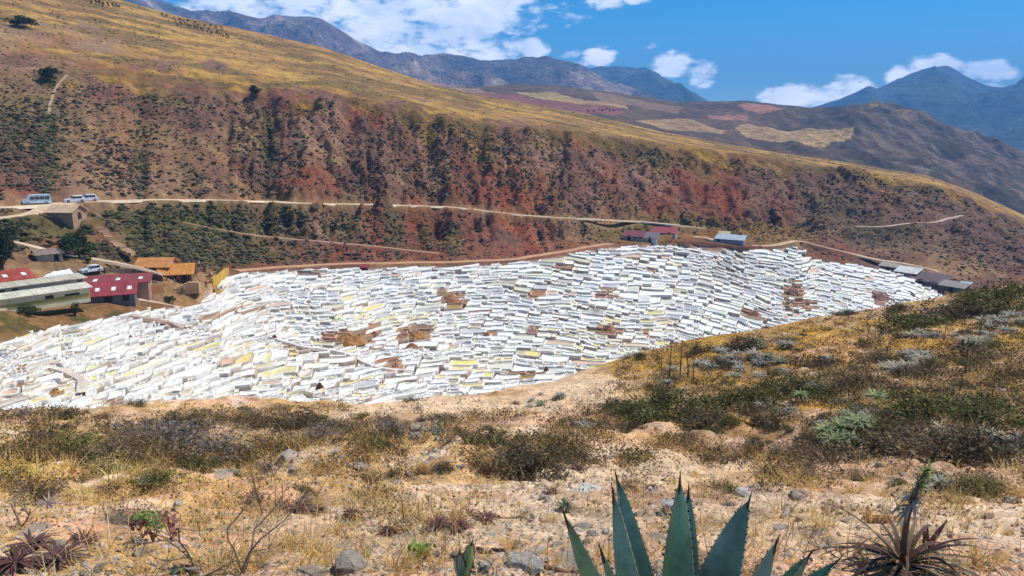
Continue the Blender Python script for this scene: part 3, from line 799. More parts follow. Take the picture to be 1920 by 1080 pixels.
pans = []
y0 = 110.0; j = 0
edges = []
while y0 < 960:
    edges.append(y0); h = max(4.6, 5.2 + (y0 - 430) / 330 * 5.4); y0 += h * random.choice((.6, .8, 1.0, 1.0, 1.2, 1.35))
for j in range(len(edges) - 1):
    ya, yb = edges[j], edges[j + 1]
    h = yb - ya
    x = -420.0 + random.uniform(0, 30)
    while x < 1830:
        w = h * random.choice((1.3, 1.8, 2.4, 3.0, 3.6, 4.6, 6.5)) * random.uniform(.85, 1.15)
        x2 = x + w
        sl = random.uniform(-.35, .35) * h
        cx = (x + x2) / 2
        t = np.linspace(0, 1, 4)
        tx = x + 0.02 * w + (x2 - x) * .985 * t
        skew = h * .22
        top_x = tx + skew; bot_x = tx - skew
        top = np.stack([top_x, rowline(ya, top_x, j)], 1); bot = np.stack([bot_x, rowline(yb, bot_x, j + 1)], 1)
        cy = (top[:, 1].mean() + bot[:, 1].mean()) / 2
        if inpoly(cx, cy, SALT_POLY) and bot[:, 1].mean() - top[:, 1].mean() > 2.5:
            split = random.random() < .12 and h > 7
            rings = []
            if split:
                m_ = (top + bot) / 2; rings = [np.concatenate([bot, m_[::-1]]), np.concatenate([m_, top[::-1]])]
            else: rings = [np.concatenate([bot, top[::-1]])]
            for sub_, rg in enumerate(rings):
                rg = rg + np.array([[random.uniform(-1.7, 1.7), random.uniform(-.95, .95)] for _ in range(len(rg))]) * (h / 10)
                pans.append((rg, cx, rg[:, 1].mean(), (j, sub_)))
        x = x2
# the pans the view shows largest become objects of their own
def parea(rg):
    a = rg[:, 0]; b = rg[:, 1]
    return .5 * abs(np.dot(a, np.roll(b, 1)) - np.dot(b, np.roll(a, 1)))
score = []
for i, (rg, cx, cy, key) in enumerate(pans):
    vis = cy < crest_y(cx) - 4 and -5 < cx < 1790
    score.append((parea(rg) if vis else 0, i))
big = {i for a, i in sorted(score, reverse=True)[:300] if a > 0}
LAND = [(30, 670, 'near the end of the long shed'), (62, 690, 'around the amber corner pan'), (150, 720, 'beside the curved pale channel'), (120, 640, 'below the grassy bank'), (245, 634, 'by the little brown heap'), (300, 600, 'by the brown channel'), (400, 600, 'below the viewing platform'), (330, 690, 'between the pale channel and the boulder heap'),
        (515, 640, 'by the dark red heap'), (600, 728, 'around the dark red boulder heap'), (450, 700, 'beside the yellow pans'), (655, 640, 'around the largest rusty mound'), (700, 690, 'below the thin channel'), (744, 690, 'by the tan earth heap'), (780, 630, 'around the second rusty mound'), (843, 562, 'by the square rusty bank'), (850, 690, 'between the tan heap and the near crest'), (912, 630, 'by the small middle mound'),
        (960, 680, 'along the near crest'), (1024, 694, 'by the brown heap at the crest'), (1140, 620, 'under the dark red bank'), (1060, 650, 'between crest and dark red bank'), (1240, 600, 'by the dark stepped gully'), (1415, 590, 'by the brown bank'), (560, 560, 'under the upper ledge path'), (1000, 560, 'under the middle cliffs')]
REG = lambda x, y: min(LAND, key=lambda l: (l[0] - x) ** 2 + 3 * (l[1] - y) ** 2)[2]
def SHP(rg):
    w_ = np.ptp(rg[:, 0]); h_ = np.ptp(rg[:, 1]); q = w_ / max(1, h_)
    return ('long ' if q > 4 else 'broad ' if q > 2.6 else 'square ') if w_ > 24 else ('short ' if q > 2 else 'small ')
CN = {'amber': 'amber brine', 'white': 'white crusted', 'cream': 'cream coloured', 'yellow': 'yellow brine', 'grey': 'grey muddy', 'brown': 'rusty brown', 'tan': 'tan earthy'}
rest = Acc()
for i, (rg, cx, cy, key) in enumerate(pans):
    cn, col = pan_colour(cx, cy)
    V, q, C, flr, cen, zc = pan_geo(rg, random.uniform(-.04, .05), cn, col, cx, cy, key)
    if i in big:
        loc = (cen[0], cen[1], zc)
        V2 = V - np.array(loc)
        n = len(rg)
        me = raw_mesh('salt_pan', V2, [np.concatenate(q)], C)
        o = obj('salt_pan', me, M_SALT, None, loc)
        sh = ('bright ' if cn == 'white' and col[0] > .83 else 'dull ' if cn == 'white' and col[0] < .80 else '')
        lb = SHP(rg) + sh + CN[cn] + ' salt pan ' + REG(cx, cy)
        tag(o, lb, 'salt pan', lb.replace('salt pan', 'salt pans'))
        fm = raw_mesh('pan_floor', V2[4 * n:] + np.array((0, 0, .012)), [np.arange(n)[None]], np.tile(np.array(col), (n, 1)))
        obj('pan_floor', fm, M_BRINE if (cn in ('yellow', 'grey', 'cream') and random.random() < .6) or random.random() < .12 else M_SALT, o)
    else:
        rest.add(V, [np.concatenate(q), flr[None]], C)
tag(obj('salt_pans', rest.mesh('salt_pans'), M_SALT), 'thousands of smaller stepped salt pans beyond the nearest ones', 'salt pans', None, 'stuff')

# water channels and walked banks winding through the pans
for pts, w, col, lb in [([(90, 690), (130, 700), (152, 712), (158, 730), (152, 744)], 1.0, (.66, .55, .45), 'pale raised channel curving down between the pans below the sheds'),
                        ([(505, 632), (560, 652), (610, 658), (660, 668), (690, 684), (712, 694), (780, 698)], .9, (.70, .62, .55), 'thin channel running across the middle of the pans'),
                        ([(240, 592), (270, 600), (320, 606), (352, 620)], 1.2, (.45, .30, .24), 'brown channel entering the pans under the lower footpath')]:
    p = world_line(pts, SALT, .8); p[:, 2] += .35
    a = ribbon(p, w, col, .1)
    tag(obj('channel', a.mesh('channel'), M_PATH), lb, 'channel')
# bare earth mounds left between the pans
def mound(px, py, w, h, col, lb):
    p = SALT.hit(px, py)[0]; r = math.hypot(p[0], p[1]); k = r / F
    n = 22; m_ = 9; V = []; C = []
    for i in range(m_):
        for s_ in range(n):
            a = s_ / n * 2 * math.pi; rr = (i / (m_ - 1))
            q = .75 + .5 * float(vnoise(np.array([math.cos(a) * 1.5 + px]), np.array([math.sin(a) * 1.5 + py]), 3)[0])
            x_, y_ = math.cos(a) * rr * w * k * .5 * q, math.sin(a) * rr * w * k * .42 * q
            V.append((p[0] + x_, p[1] + y_, p[2] - .5 + h * math.cos(rr * 1.5) ** .8 + y_ * .12 + random.uniform(-.16, .16) * (rr < .95)))
            b = random.uniform(.7, 1.25); C.append([v * b for v in col])
    i = np.arange(m_ - 1)[:, None] * n; jj = np.arange(n)[None]; j2 = (jj + 1) % n
    a = Acc(); a.add(V, [np.stack([i + jj, i + n + jj, i + n + j2, i + j2], -1).reshape(-1, 4)], C)
    tag(obj('earth_mound', a.mesh('earth_mound'), M_PATH), lb, 'earth mound')


mound(655, 640, 62, 1.9, (.36, .17, .06), 'largest rusty earth mound among the salt pans')
mound(780, 630, 44, 1.5, (.37, .18, .07), 'rusty earth mound beside the largest mound')
mound(772, 650, 26, 1.2, (.34, .16, .06), 'small tapering mound in front of the second rusty mound')
mound(702, 628, 18, 1.2, (.32, .15, .07), 'narrow brown mound between the two rusty mounds')
mound(744, 686, 26, 1.3, (.52, .32, .19), 'tan earth heap lower down beside smooth white salt')
mound(843, 562, 34, 1.8, (.34, .16, .08), 'square rusty bank high in the middle pans')
mound(1487, 548, 26, 2.2, (.36, .19, .13), 'reddish bare patch near the far end of the pans')
mound(1415, 590, 26, 1.6, (.34, .18, .11), 'brown bank beside the near hill crest')
mound(1140, 620, 26, 1.4, (.30, .13, .07), 'dark red bank above a yellow pan')
mound(912, 630, 20, 1.3, (.32, .16, .09), 'small brown mound in the middle pans')
mound(600, 728, 18, 1.4, (.14, .05, .035), 'dark red boulder heap at the lower edge of the pans')
mound(515, 636, 16, 1.3, (.16, .05, .04), 'dark red heap at the head of the thin channel')
mound(1024, 694, 11, 1.2, (.20, .09, .07), 'little brown heap close to the near crest')
mound(245, 634, 12, .9, (.25, .12, .08), 'little brown heap below the lower footpath')
mound(105, 736, 18, 1.0, (.55, .30, .10), 'orange heap in the lowest pans')
mound(1650, 560, 30, 2.0, (.24, .13, .10), 'brown bank dividing the farthest pans')

# ------------------------------------------------------------------ buildings
def place(px, py, back=0.0):
    p = VAL.hit(px, py)[0]; p[2] = math.hypot(p[0], p[1]) * float(pix_dir(px, py)[1])
    if back:
        d = np.array([p[0], p[1]]) / math.hypot(p[0], p[1]); p = p.copy(); p[:2] += d * back
    return p


def slab(a, quad, t, col):
    q = np.array(quad, float); nrm = np.cross(q[1] - q[0], q[3] - q[0]); nrm /= np.linalg.norm(nrm)
    if nrm[2] < 0: nrm = -nrm
    V = np.concatenate([q, q + nrm * t])
    a.add(V, [[(0, 1, 2, 3), (7, 6, 5, 4), (0, 4, 5, 1), (1, 5, 6, 2), (2, 6, 7, 3), (3, 7, 4, 0)]], col)
    return nrm


def building(name, label, px, py, w, d, wall_h, rise, roof, wcol, rcol, rel=0, back=0, up=0, skylights=0, doors=((0, 1.0, 2.0),), windows=(), group=None, cat='building', gable_door=None, over=.45, trim=None, found=2.5, posts=0, topy=None):
    p = place(px, py, back)
    if topy: wall_h = max(.9, math.hypot(p[0], p[1]) * float(pix_dir(px, topy)[1]) - p[2] - up)
    az = math.atan2(p[0], p[1])
    t = thing(name, label, cat, (p[0], p[1], p[2] + up), -az + math.radians(rel), group)
    a = Acc(); hw, hd = w / 2, d / 2
    zf, zb = wall_h, wall_h
    if roof == 'shed': zb = wall_h + rise
    # walls as one shell, front at -y
    if roof == 'gable':
        V = [(-hw, 0, -found), (hw, 0, -found), (hw, d, -found), (-hw, d, -found), (-hw, 0, wall_h), (hw, 0, wall_h), (hw, d, wall_h), (-hw, d, wall_h), (-hw, hd, wall_h + rise), (hw, hd, wall_h + rise)]
        a.add(V, [[(0, 1, 5, 4), (2, 3, 7, 6)], [(1, 2, 6, 9, 5)], [(3, 0, 4, 8, 7)]], wcol)
    else:
        V = [(-hw, 0, -found), (hw, 0, -found), (hw, d, -found), (-hw, d, -found), (-hw, 0, zf), (hw, 0, zf), (hw, d, zb), (-hw, d, zb)]
        a.add(V, [[(0, 1, 5, 4), (2, 3, 7, 6), (1, 2, 6, 5), (3, 0, 4, 7)]], wcol)
    obj('wall', a.mesh('wall'), M_BUILD, t)
    r = Acc(); e = over
    rc = np.array(rcol)
    planes = []
    if roof == 'gable':
        s = rise / hd
        f = [(-hw - e, -e, wall_h - e * s + .02), (hw + e, -e, wall_h - e * s + .02), (hw + e, hd, wall_h + rise + .02), (-hw - e, hd, wall_h + rise + .02)]
        b = [(-hw - e, hd, wall_h + rise + .02), (hw + e, hd, wall_h + rise + .02), (hw + e, d + e, wall_h - e * s + .02), (-hw - e, d + e, wall_h - e * s + .02)]
        planes = [f, b]
    else:
        s = rise / d
        planes = [[(-hw - e, -e, zf - e * s + .02), (hw + e, -e, zf - e * s + .02), (hw + e, d + e, zb + e * s + .02), (-hw - e, d + e, zb + e * s + .02)]]
    for q in planes: slab(r, q, .14, rc)
    # standing seams of the sheets
    q = np.array(planes[0], float)
    ns = int(w / 1.6)
    for i in range(1, ns):
        u = i / ns; A = q[0] + (q[1] - q[0]) * u; B = q[3] + (q[2] - q[3]) * u
        nn = np.cross(q[1] - q[0], q[3] - q[0]); nn /= np.linalg.norm(nn)
        r.tube([A + nn * .15, B + nn * .15], .045, rc * .9, 4)
    ro = obj('roof', r.mesh('roof'), M_PAINT, t)
    nn = np.cross(q[1] - q[0], q[3] - q[0]); nn /= np.linalg.norm(nn)
    for i in range(skylights):
        u = (i + .5) / skylights; c0 = q[0] + (q[1] - q[0]) * u + (q[3] - q[0]) * .45
        ex = (q[1] - q[0]) / np.linalg.norm(q[1] - q[0]); ey = (q[3] - q[0]) / np.linalg.norm(q[3] - q[0])
        k = Acc(); qq = [c0 - ex * .35 - ey * .7 + nn * .17, c0 + ex * .35 - ey * .7 + nn * .17, c0 + ex * .35 + ey * .7 + nn * .17, c0 - ex * .35 + ey * .7 + nn * .17]
        slab(k, qq, .05, (.75, .72, .66)); obj('skylight', k.mesh('skylight'), M_PAINT, ro)
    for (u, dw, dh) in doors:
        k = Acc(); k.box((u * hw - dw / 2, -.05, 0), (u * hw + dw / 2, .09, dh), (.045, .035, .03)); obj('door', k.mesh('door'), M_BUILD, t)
    for (u, z0, ww, wh) in windows:
        k = Acc(); k.box((u * hw - ww / 2, -.05, z0), (u * hw + ww / 2, .09, z0 + wh), (.30, .27, .24)); wn = obj('window', k.mesh('window'), M_BUILD, t)
        g_ = Acc(); g_.box((u * hw - ww / 2 + .08, -.07, z0 + .08), (u * hw + ww / 2 - .08, -.045, z0 + wh - .08), (.05, .06, .07)); obj('pane', g_.mesh('pane'), M_GLASS, wn)
    if gable_door:
        dw, dh = gable_door; k = Acc()
        n_ = 8; yy = [hd - dw / 2, hd + dw / 2]
        prof = [(hd - dw / 2, 0), (hd + dw / 2, 0)] + [(hd + dw / 2 * math.cos(i / n_ * math.pi), dh - dw / 2 + dw / 2 * math.sin(i / n_ * math.pi)) for i in range(n_ + 1)]
        m_ = len(prof)
        V = [(hw - .08, y_, z_) for y_, z_ in prof] + [(hw + .05, y_, z_) for y_, z_ in prof]
        i = np.arange(m_)
        k.add(V, [np.stack([i, (i + 1) % m_, (i + 1) % m_ + m_, i + m_], 1), (i + m_)[None], i[None, ::-1]], (.035, .03, .03))
        obj('door', k.mesh('door'), M_BUILD, t)
    if trim:
        k = Acc(); k.box((-hw - .04, -.06, wall_h * .0 - .1), (hw + .04, -.003, trim[0]), trim[1]); obj('plinth', k.mesh('plinth'), M_BUILD, t)
    for i in range(posts):
        u = -hw + w * (i + .5) / posts
        k = Acc(); k.tube([(u, -over + .1, -.5), (u, -over + .1, wall_h - .1)], .09, (.25, .15, .08), 6); obj('post', k.mesh('post'), M_BUILD, t)
    return t


CREAM = (.60, .55, .40)
building('long_shed', 'long cream walled shed with stepped front at the pans', -8, 573, 27, 4, 2.2, .16, 'shed', CREAM, (.52, .46, .34), rel=11, back=3.0, windows=((-.02, 1.0, .9, .9), (.08, 1.0, .9, .9), (.22, 1.0, .9, .9), (.94, .8, .8, 1.2)), doors=(), topy=543)
building('lean_to', 'cream lean-to with olive base along the long shed', -6, 581, 26.5, 2.6, 1.4, .3, 'shed', (.60, .54, .34), (.60, .55, .42), rel=11, doors=((.55, 1.2, 1.1), (.8, 2.2, .9)), trim=(.55, (.36, .29, .09)), topy=563, found=1.0)
building('red_roof_shed', 'red roofed shed with three skylights behind the long shed', -14, 573, 13, 4.6, 2.2, 1.0, 'shed', (.40, .26, .18), (.36, .07, .045), rel=11, back=8.0, skylights=5, doors=(), topy=531)
building('white_roof_shed', 'shed with pale translucent roof beside the red roofed one', 104, 565, 6.4, 3.2, 1.9, .7, 'shed', (.5, .5, .5), (.74, .78, .82), rel=11, back=7.6, doors=(), topy=520)
building('red_roof_hall', 'lower red roofed hall with a row of skylights', 198, 567, 9.4, 4.4, 1.2, 1.3, 'shed', (.14, .13, .13), (.27, .045, .05), rel=-7, skylights=4, doors=((-.6, 1.1, 1.0), (.1, 1.4, 1.0), (.7, 1.1, 1.0)), found=1.2, topy=554)
building('red_roof_hall', 'upper red roofed hall stepped behind the lower one', 222, 565, 10.6, 5.0, 2.0, .7, 'shed', (.34, .22, .15), (.26, .055, .055), rel=-10, back=4.9, skylights=3, doors=(), topy=532)
building('orange_roof_house', 'orange roofed house with white gable facing the crowd', 287, 514, 6.8, 4.8, 1.7, 1.4, 'gable', (.30, .25, .21), (.60, .25, .08), rel=-24, doors=((-.5, .9, 1.7), (.4, .9, 1.7)), windows=((0, .7, 1.0, .8),), over=.5)
building('orange_roof_shelter', 'open fronted orange roofed shelter at the viewing terrace', 331, 526, 6.0, 4.4, 1.7, 1.5, 'gable', (.20, .13, .09), (.62, .25, .06), rel=-8, doors=((-.6, 1.1, 1.7), (.05, 1.2, 1.7), (.62, 1.4, 1.7)), over=.7, posts=4)
building('stone_house', 'small stone house with tiled roof and arched doorway', 113, 414, 5.8, 4.8, 1.8, 1.3, 'gable', (.40, .25, .16), (.62, .41, .26), rel=-36, doors=(), gable_door=(1.2, 1.6), up=.15)
building('stone_hut', 'small rubble hut under the round green tree', 95, 491, 4.2, 3.2, 1.6, .7, 'gable', (.50, .40, .30), (.24, .18, .14), rel=10, doors=((.5, .8, 1.3),))
building('red_hut', 'tiny dark red hut at the upper edge of the pans', 683, 513, 2.2, 2.2, 1.9, .5, 'gable', (.22, .03, .03), (.25, .04, .035), doors=((0, .8, 1.5),), found=3)
building('red_roof_house', 'red roofed house farther from the blue roofed shed', 1186, 451, 7.4, 4.7, 1.62, 1.38, 'shed', (.38, .36, .34), (.19, .055, .06), rel=-10, doors=((-.4, 1.1, 2.0),), windows=((.3, .8, 1.3, 1.0),))
building('grey_roof_house', 'grey roofed house between two red roofed houses', 1215, 454, 6.6, 4.7, 1.50, 1.38, 'shed', (.40, .39, .38), (.17, .14, .15), rel=-10, doors=((.2, 1.1, 2.0),))
building('red_roof_house', 'larger bright red roofed house above an ochre wall', 1243, 447, 9.6, 5.6, 1.56, 1.56, 'shed', (.40, .37, .35), (.28, .055, .055), rel=-8, up=.6, doors=((.5, 1.1, 2.0),), windows=((-.2, .8, 1.3, 1.0),))
building('blue_roof_shed', 'long low shed with blue grey roof by the dirt track', 1367, 457, 11.2, 4.0, 1.76, 1.28, 'shed', (.30, .32, .36), (.40, .45, .50), rel=-14, doors=((-.8, 1.4, 1.9),))
building('straw_roof_hut', 'small straw coloured hut behind the blue roofed shed', 1358, 444, 4.0, 2.7, 1.44, 0.72, 'gable', (.42, .33, .18), (.52, .44, .26), doors=((0, .9, 1.5),))
building('grey_roof_shed', 'small pale grey shed at the far end of the pans', 1664, 507, 6.5, 2.9, 1.58, 0.86, 'shed', (.22, .21, .22), (.36, .30, .25), rel=-22, doors=((0, 1.2, 1.8),))
building('white_roof_house', 'white roofed house above the farthest pans', 1697, 519, 7.9, 4.3, 1.73, 1.38, 'shed', (.42, .31, .24), (.64, .61, .57), rel=-24, doors=((-.3, 1.2, 1.9),), windows=((.4, .9, 1.3, 1.0),))
building('dark_roof_hall', 'dark violet roofed hall at the far corner of the pans', 1738, 535, 12.2, 6.5, 1.50, 2.07, 'shed', (.16, .12, .12), (.12, .075, .075), rel=-16, doors=((-.4, 1.6, 2.0),), windows=((.3, .9, 1.6, 1.0),))
building('dark_shed', 'low dark shed with pale roof edge behind the near crest', 1783, 546, 8.6, 3.6, 1.73, 1.15, 'shed', (.10, .12, .12), (.30, .25, .21), rel=-26, doors=((0, 1.4, 1.8),))
building('blue_tarp_stall', 'little stall with a light blue tarp roof beside the dark shed', 1806, 542, 3.0, 2.4, 1.50, 0.60, 'shed', (.38, .26, .2), (.36, .62, .80), rel=-20, doors=((0, 1.0, 1.6),))


def wall_strip(name, label, pts, h, th, col, cat='wall'):
    p = world_line(pts, VAL, 1.2)
    n = len(p); d = np.gradient(p[:, :2], axis=0); d /= np.linalg.norm(d, axis=1)[:, None] + 1e-9
    s = np.stack([-d[:, 1], d[:, 0]], 1) * th / 2
    hh = h + (vnoise(np.arange(n) * .7, np.zeros(n), 12) - .5) * .15
    V = np.stack([np.c_[p[:, :2] - s, p[:, 2] - 1.2], np.c_[p[:, :2] + s, p[:, 2] - 1.2], np.c_[p[:, :2] + s, p[:, 2] + hh], np.c_[p[:, :2] - s, p[:, 2] + hh]], 1).reshape(-1, 3)
    i = np.arange(n - 1)[:, None] * 4; jj = np.arange(4)[None]; j2 = (jj + 1) % 4
    a = Acc(); a.add(V, [np.stack([i + jj, i + j2, i + 4 + j2, i + 4 + jj], -1).reshape(-1, 4), [(3, 2, 1, 0)], [tuple(4 * (n - 1) + np.arange(4))]], np.array(col) * (.85 + .3 * rng.random((4 * n, 1))))
    return tag(obj(name, a.mesh(name), M_BUILD), label, cat)


wall_strip('terrace_wall', 'ochre curved wall of the viewing platform above white pans', [(398, 556), (404, 560), (412, 560), (420, 556), (424, 547)], 1.5, .4, (.50, .28, .07))
wall_strip('terrace_wall', 'yellow ochre bank wall beside the crowd and the white salt', [(396, 540), (400, 531), (410, 522), (422, 516), (430, 513)], 1.6, .5, (.58, .34, .06))
wall_strip('terrace_wall', 'brown retaining wall behind the upper red hall', [(190, 513), (230, 514), (268, 519), (300, 526), (313, 530)], 1.3, .5, (.16, .10, .07))
wall_strip('terrace_wall', 'rusty retaining wall between red hall and stone steps', [(255, 551), (280, 549), (314, 548)], 1.5, .5, (.34, .15, .07))
wall_strip('terrace_wall', 'ochre terrace wall below the bright red roofed house', [(1230, 455), (1246, 453), (1264, 453)], 2.6, .6, (.52, .26, .09))
wall_strip('terrace_wall', 'low dark wall curving round the stone house', [(64, 398), (78, 408), (96, 414), (124, 417), (142, 420)], .7, .5, (.20, .12, .08))
wall_strip('terrace_wall', 'red earth wall along the upper edge of far pans', [(1270, 455), (1310, 458), (1350, 463), (1400, 467), (1430, 466)], 1.1, .6, (.36, .16, .10))
wall_strip('terrace_wall', 'pale kerb wall along the track below the long shed', [(-60, 592), (0, 585), (60, 577), (110, 571), (150, 567)], .5, .6, (.56, .45, .32))
# stone steps down to the viewing platform
t = thing('stone_steps', 'orange stone steps climbing beside the viewing terrace', 'steps', tuple(place(332, 548)), 0)
for i in range(7):
    a = Acc(); a.box((-2.0 + i * .55, .0 + i * .28, -.6), (-.6 + i * .55 + 1.0, 1.2 + i * .28, .1 + i * .26), (.50, .30, .16)); obj('step', a.mesh('step'), M_BUILD, t)


# ------------------------------------------------------------------ vehicles
def vehicle(name, label, px, py, Lg, W, prof, col, rel, dark=(.03, .035, .045), win=(), cat='van', up=0):
    p = place(px, py); az = math.atan2(p[0], p[1])
    t = thing(name, label, cat, (p[0], p[1], p[2] + up), -az + math.radians(rel))
    a = Acc(); n = len(prof); pr = np.array(prof, float); cz = pr[:, 1].max()
    V = []
    for yy, ins in ((-W / 2, 0.0), (-W / 2 + .08, .0), (W / 2 - .08, 0.0), (W / 2, 0.0)):
        edge = abs(yy) > W / 2 - .01
        tum = np.where(pr[:, 1] > .95, .10, 0) * np.sign(-yy)
        V.append(np.c_[(pr[:, 0]) * (.985 if edge else 1), yy + tum, pr[:, 1] - (.03 if edge else 0) * (pr[:, 1] > .5)])
    V = np.concatenate(V); k = np.arange(n); k2 = (k + 1) % n
    q = np.concatenate([np.stack([k + s * n, k2 + s * n, k2 + (s + 1) * n, k + (s + 1) * n], 1) for s in range(3)])
    a.add(V, [q, k[None, ::-1], (k + 3 * n)[None]], col)
    obj('body', a.mesh('body'), M_PAINT, t)
    for (x0, x1, z0, z1) in win:
        for sgn in (-1, 1):
            g_ = Acc(); y_ = sgn * (W / 2 - .07); g_.box((x0, min(y_, y_ + sgn * .05), z0), (x1, max(y_, y_ + sgn * .05), z1), dark); obj('window', g_.mesh('window'), M_GLASS, t)
    i = int(np.argmin(pr[:, 0])); 
    for x in (-Lg * .32, Lg * .32):
        for sgn in (-1, 1):
            wv = Acc(); wv.tube([(x, sgn * (W / 2 - .2), .33), (x, sgn * (W / 2 + .02), .33)], .33, (.02, .02, .02), 14); wh = obj('wheel', wv.mesh('wheel'), M_BUILD, t)
            rv = Acc(); rv.tube([(x, sgn * (W / 2 + .0), .33), (x, sgn * (W / 2 + .04), .33)], .18, (.4, .4, .4), 10); obj('rim', rv.mesh('rim'), M_PAINT, wh)
    for sgn in (-1, 1):
        hv = Acc(); hv.box((-Lg / 2 - .03, sgn * (W / 2 - .35) - .15, .65), (-Lg / 2 + .1, sgn * (W / 2 - .35) + .15, .85), (.8, .8, .75)); obj('headlight', hv.mesh('headlight'), M_PAINT, t)
        hv = Acc(); hv.box((Lg / 2 - .1, sgn * (W / 2 - .25) - .1, .75), (Lg / 2 + .03, sgn * (W / 2 - .25) + .1, 1.0), (.3, .02, .02)); obj('tail_light', hv.mesh('tail_light'), M_PAINT, t)
    return t


def vanprof(Lg, H): return [(-Lg / 2, .35), (Lg / 2, .35), (Lg / 2, H * .55), (Lg / 2 - .08, H - .12), (Lg / 2 - .3, H), (-Lg / 2 + 1.6, H), (-Lg / 2 + 1.35, H - .06), (-Lg / 2 + .55, H * .58), (-Lg / 2 + .05, H * .47), (-Lg / 2 - .02, .6)]
def carprof(Lg, H): return [(-Lg / 2, .3), (Lg / 2, .3), (Lg / 2, .8), (Lg / 2 - .15, .98), (Lg / 2 - .75, H), (-Lg / 2 + 2.0, H), (-Lg / 2 + 1.3, .95), (-Lg / 2 + .15, .82), (-Lg / 2, .6)]


vehicle('minibus', 'grey blue minibus parked on the road above the stone house', 70, 384, 5.6, 2.0, vanprof(5.6, 2.3), (.50, .60, .70), 2, win=[(-1.2, -.45, 1.25, 1.85), (-.3, .5, 1.25, 1.85), (.65, 1.5, 1.25, 1.85), (1.65, 2.5, 1.25, 1.85)], cat='minibus', up=.1)
vehicle('parked_car', 'white car parked nearer to the grey minibus', 141, 380, 4.4, 1.8, carprof(4.4, 1.65), (.80, .81, .83), 4, win=[(-.8, .3, 1.0, 1.45), (.4, 1.5, 1.0, 1.45)], cat='car', up=.1)
vehicle('parked_car', 'white car with blue tint parked by the rubble heap', 165, 378, 4.6, 1.8, carprof(4.6, 1.7), (.66, .72, .80), 4, win=[(-.8, .3, 1.0, 1.5), (.4, 1.6, 1.0, 1.5)], cat='car', up=.1)
vehicle('parked_car', 'pale car parked beside the upper red roofed hall', 171, 512, 4.0, 1.7, carprof(4.0, 1.5), (.62, .62, .62), 24, win=[(-.7, .3, .95, 1.35), (.4, 1.4, .95, 1.35)], cat='car', up=.1)

# ------------------------------------------------------------------ people on the terrace
def person_mesh(shirt, trousers, hair, pose):
    me = bpy.data.meshes.new('person'); sp = pose
    V = [(0, 0, .92), (0, 0, 1.12), (0, 0, 1.36), (0, .01, 1.50), (0, -.01, 1.60), (0, -.01, 1.72), (-.10, 0, .88), (-.11, -sp, .48), (-.11, -sp * .4, .07), (-.11, -sp * .4 - .15, .04), (.10, 0, .88), (.11, sp, .48), (.11, sp * 1.5, .07), (.11, sp * 1.5 - .15, .04),
         (-.2, 0, 1.40), (-.25, .03, 1.12), (-.24, -.12 - sp, .90), (-.24, -.16 - sp, .82), (.2, 0, 1.40), (.25, .03, 1.12), (.24, -.10 + sp, .90), (.24, -.14 + sp, .82)]
    E = [(0, 1), (1, 2), (2, 3), (3, 4), (4, 5), (0, 6), (6, 7), (7, 8), (8, 9), (0, 10), (10, 11), (11, 12), (12, 13), (2, 14), (14, 15), (15, 16), (16, 17), (2, 18), (18, 19), (19, 20), (20, 21)]
    R_ = [.15, .14, .16, .055, .10, .085, .10, .07, .05, .045, .10, .07, .05, .045, .065, .05, .04, .045, .065, .05, .04, .045]
    me.from_pydata(V, E, [])
    o = bpy.data.objects.new('person', me); COL.objects.link(o)
    o.modifiers.new('s', 'SKIN'); 
    for i, r in enumerate(R_): me.skin_vertices[0].data[i].radius = (r, r * .85)
    me.skin_vertices[0].data[0].use_root = True
    sub = o.modifiers.new('u', 'SUBSURF'); sub.levels = 1
    dg = bpy.context.evaluated_depsgraph_get()
    m2 = bpy.data.meshes.new_from_object(o.evaluated_get(dg))
    bpy.data.objects.remove(o)
    n = len(m2.vertices); co = np.empty(n * 3, np.float32); m2.vertices.foreach_get('co', co); co = co.reshape(-1, 3)
    C = np.zeros((n, 4), np.float32); C[:, 3] = 1
    skin = np.array((.36, .21, .14))
    c_ = np.where((co[:, 2] > 1.42)[:, None], skin, np.array(shirt))
    c_ = np.where((co[:, 2] < .93)[:, None] & (np.abs(co[:, 0]) < .2)[:, None], np.array(trousers), c_)
    c_ = np.where((co[:, 2] < .93)[:, None] & (np.abs(co[:, 0]) >= .2)[:, None], skin, c_)
    c_ = np.where(((co[:, 2] > 1.66) | ((co[:, 2] > 1.55) & (co[:, 1] > .02)))[:, None], np.array(hair), c_)
    c_ = np.where((co[:, 2] < .1)[:, None], np.array((.05, .04, .04)), c_)
    C[:, :3] = c_
    at = m2.color_attributes.new('Col', 'FLOAT_COLOR', 'POINT'); at.data.foreach_set('color', C.ravel())
    m2.polygons.foreach_set('use_smooth', np.ones(len(m2.polygons), bool)); m2.materials.clear(); m2.materials.append(M_CLOTH)
    return m2


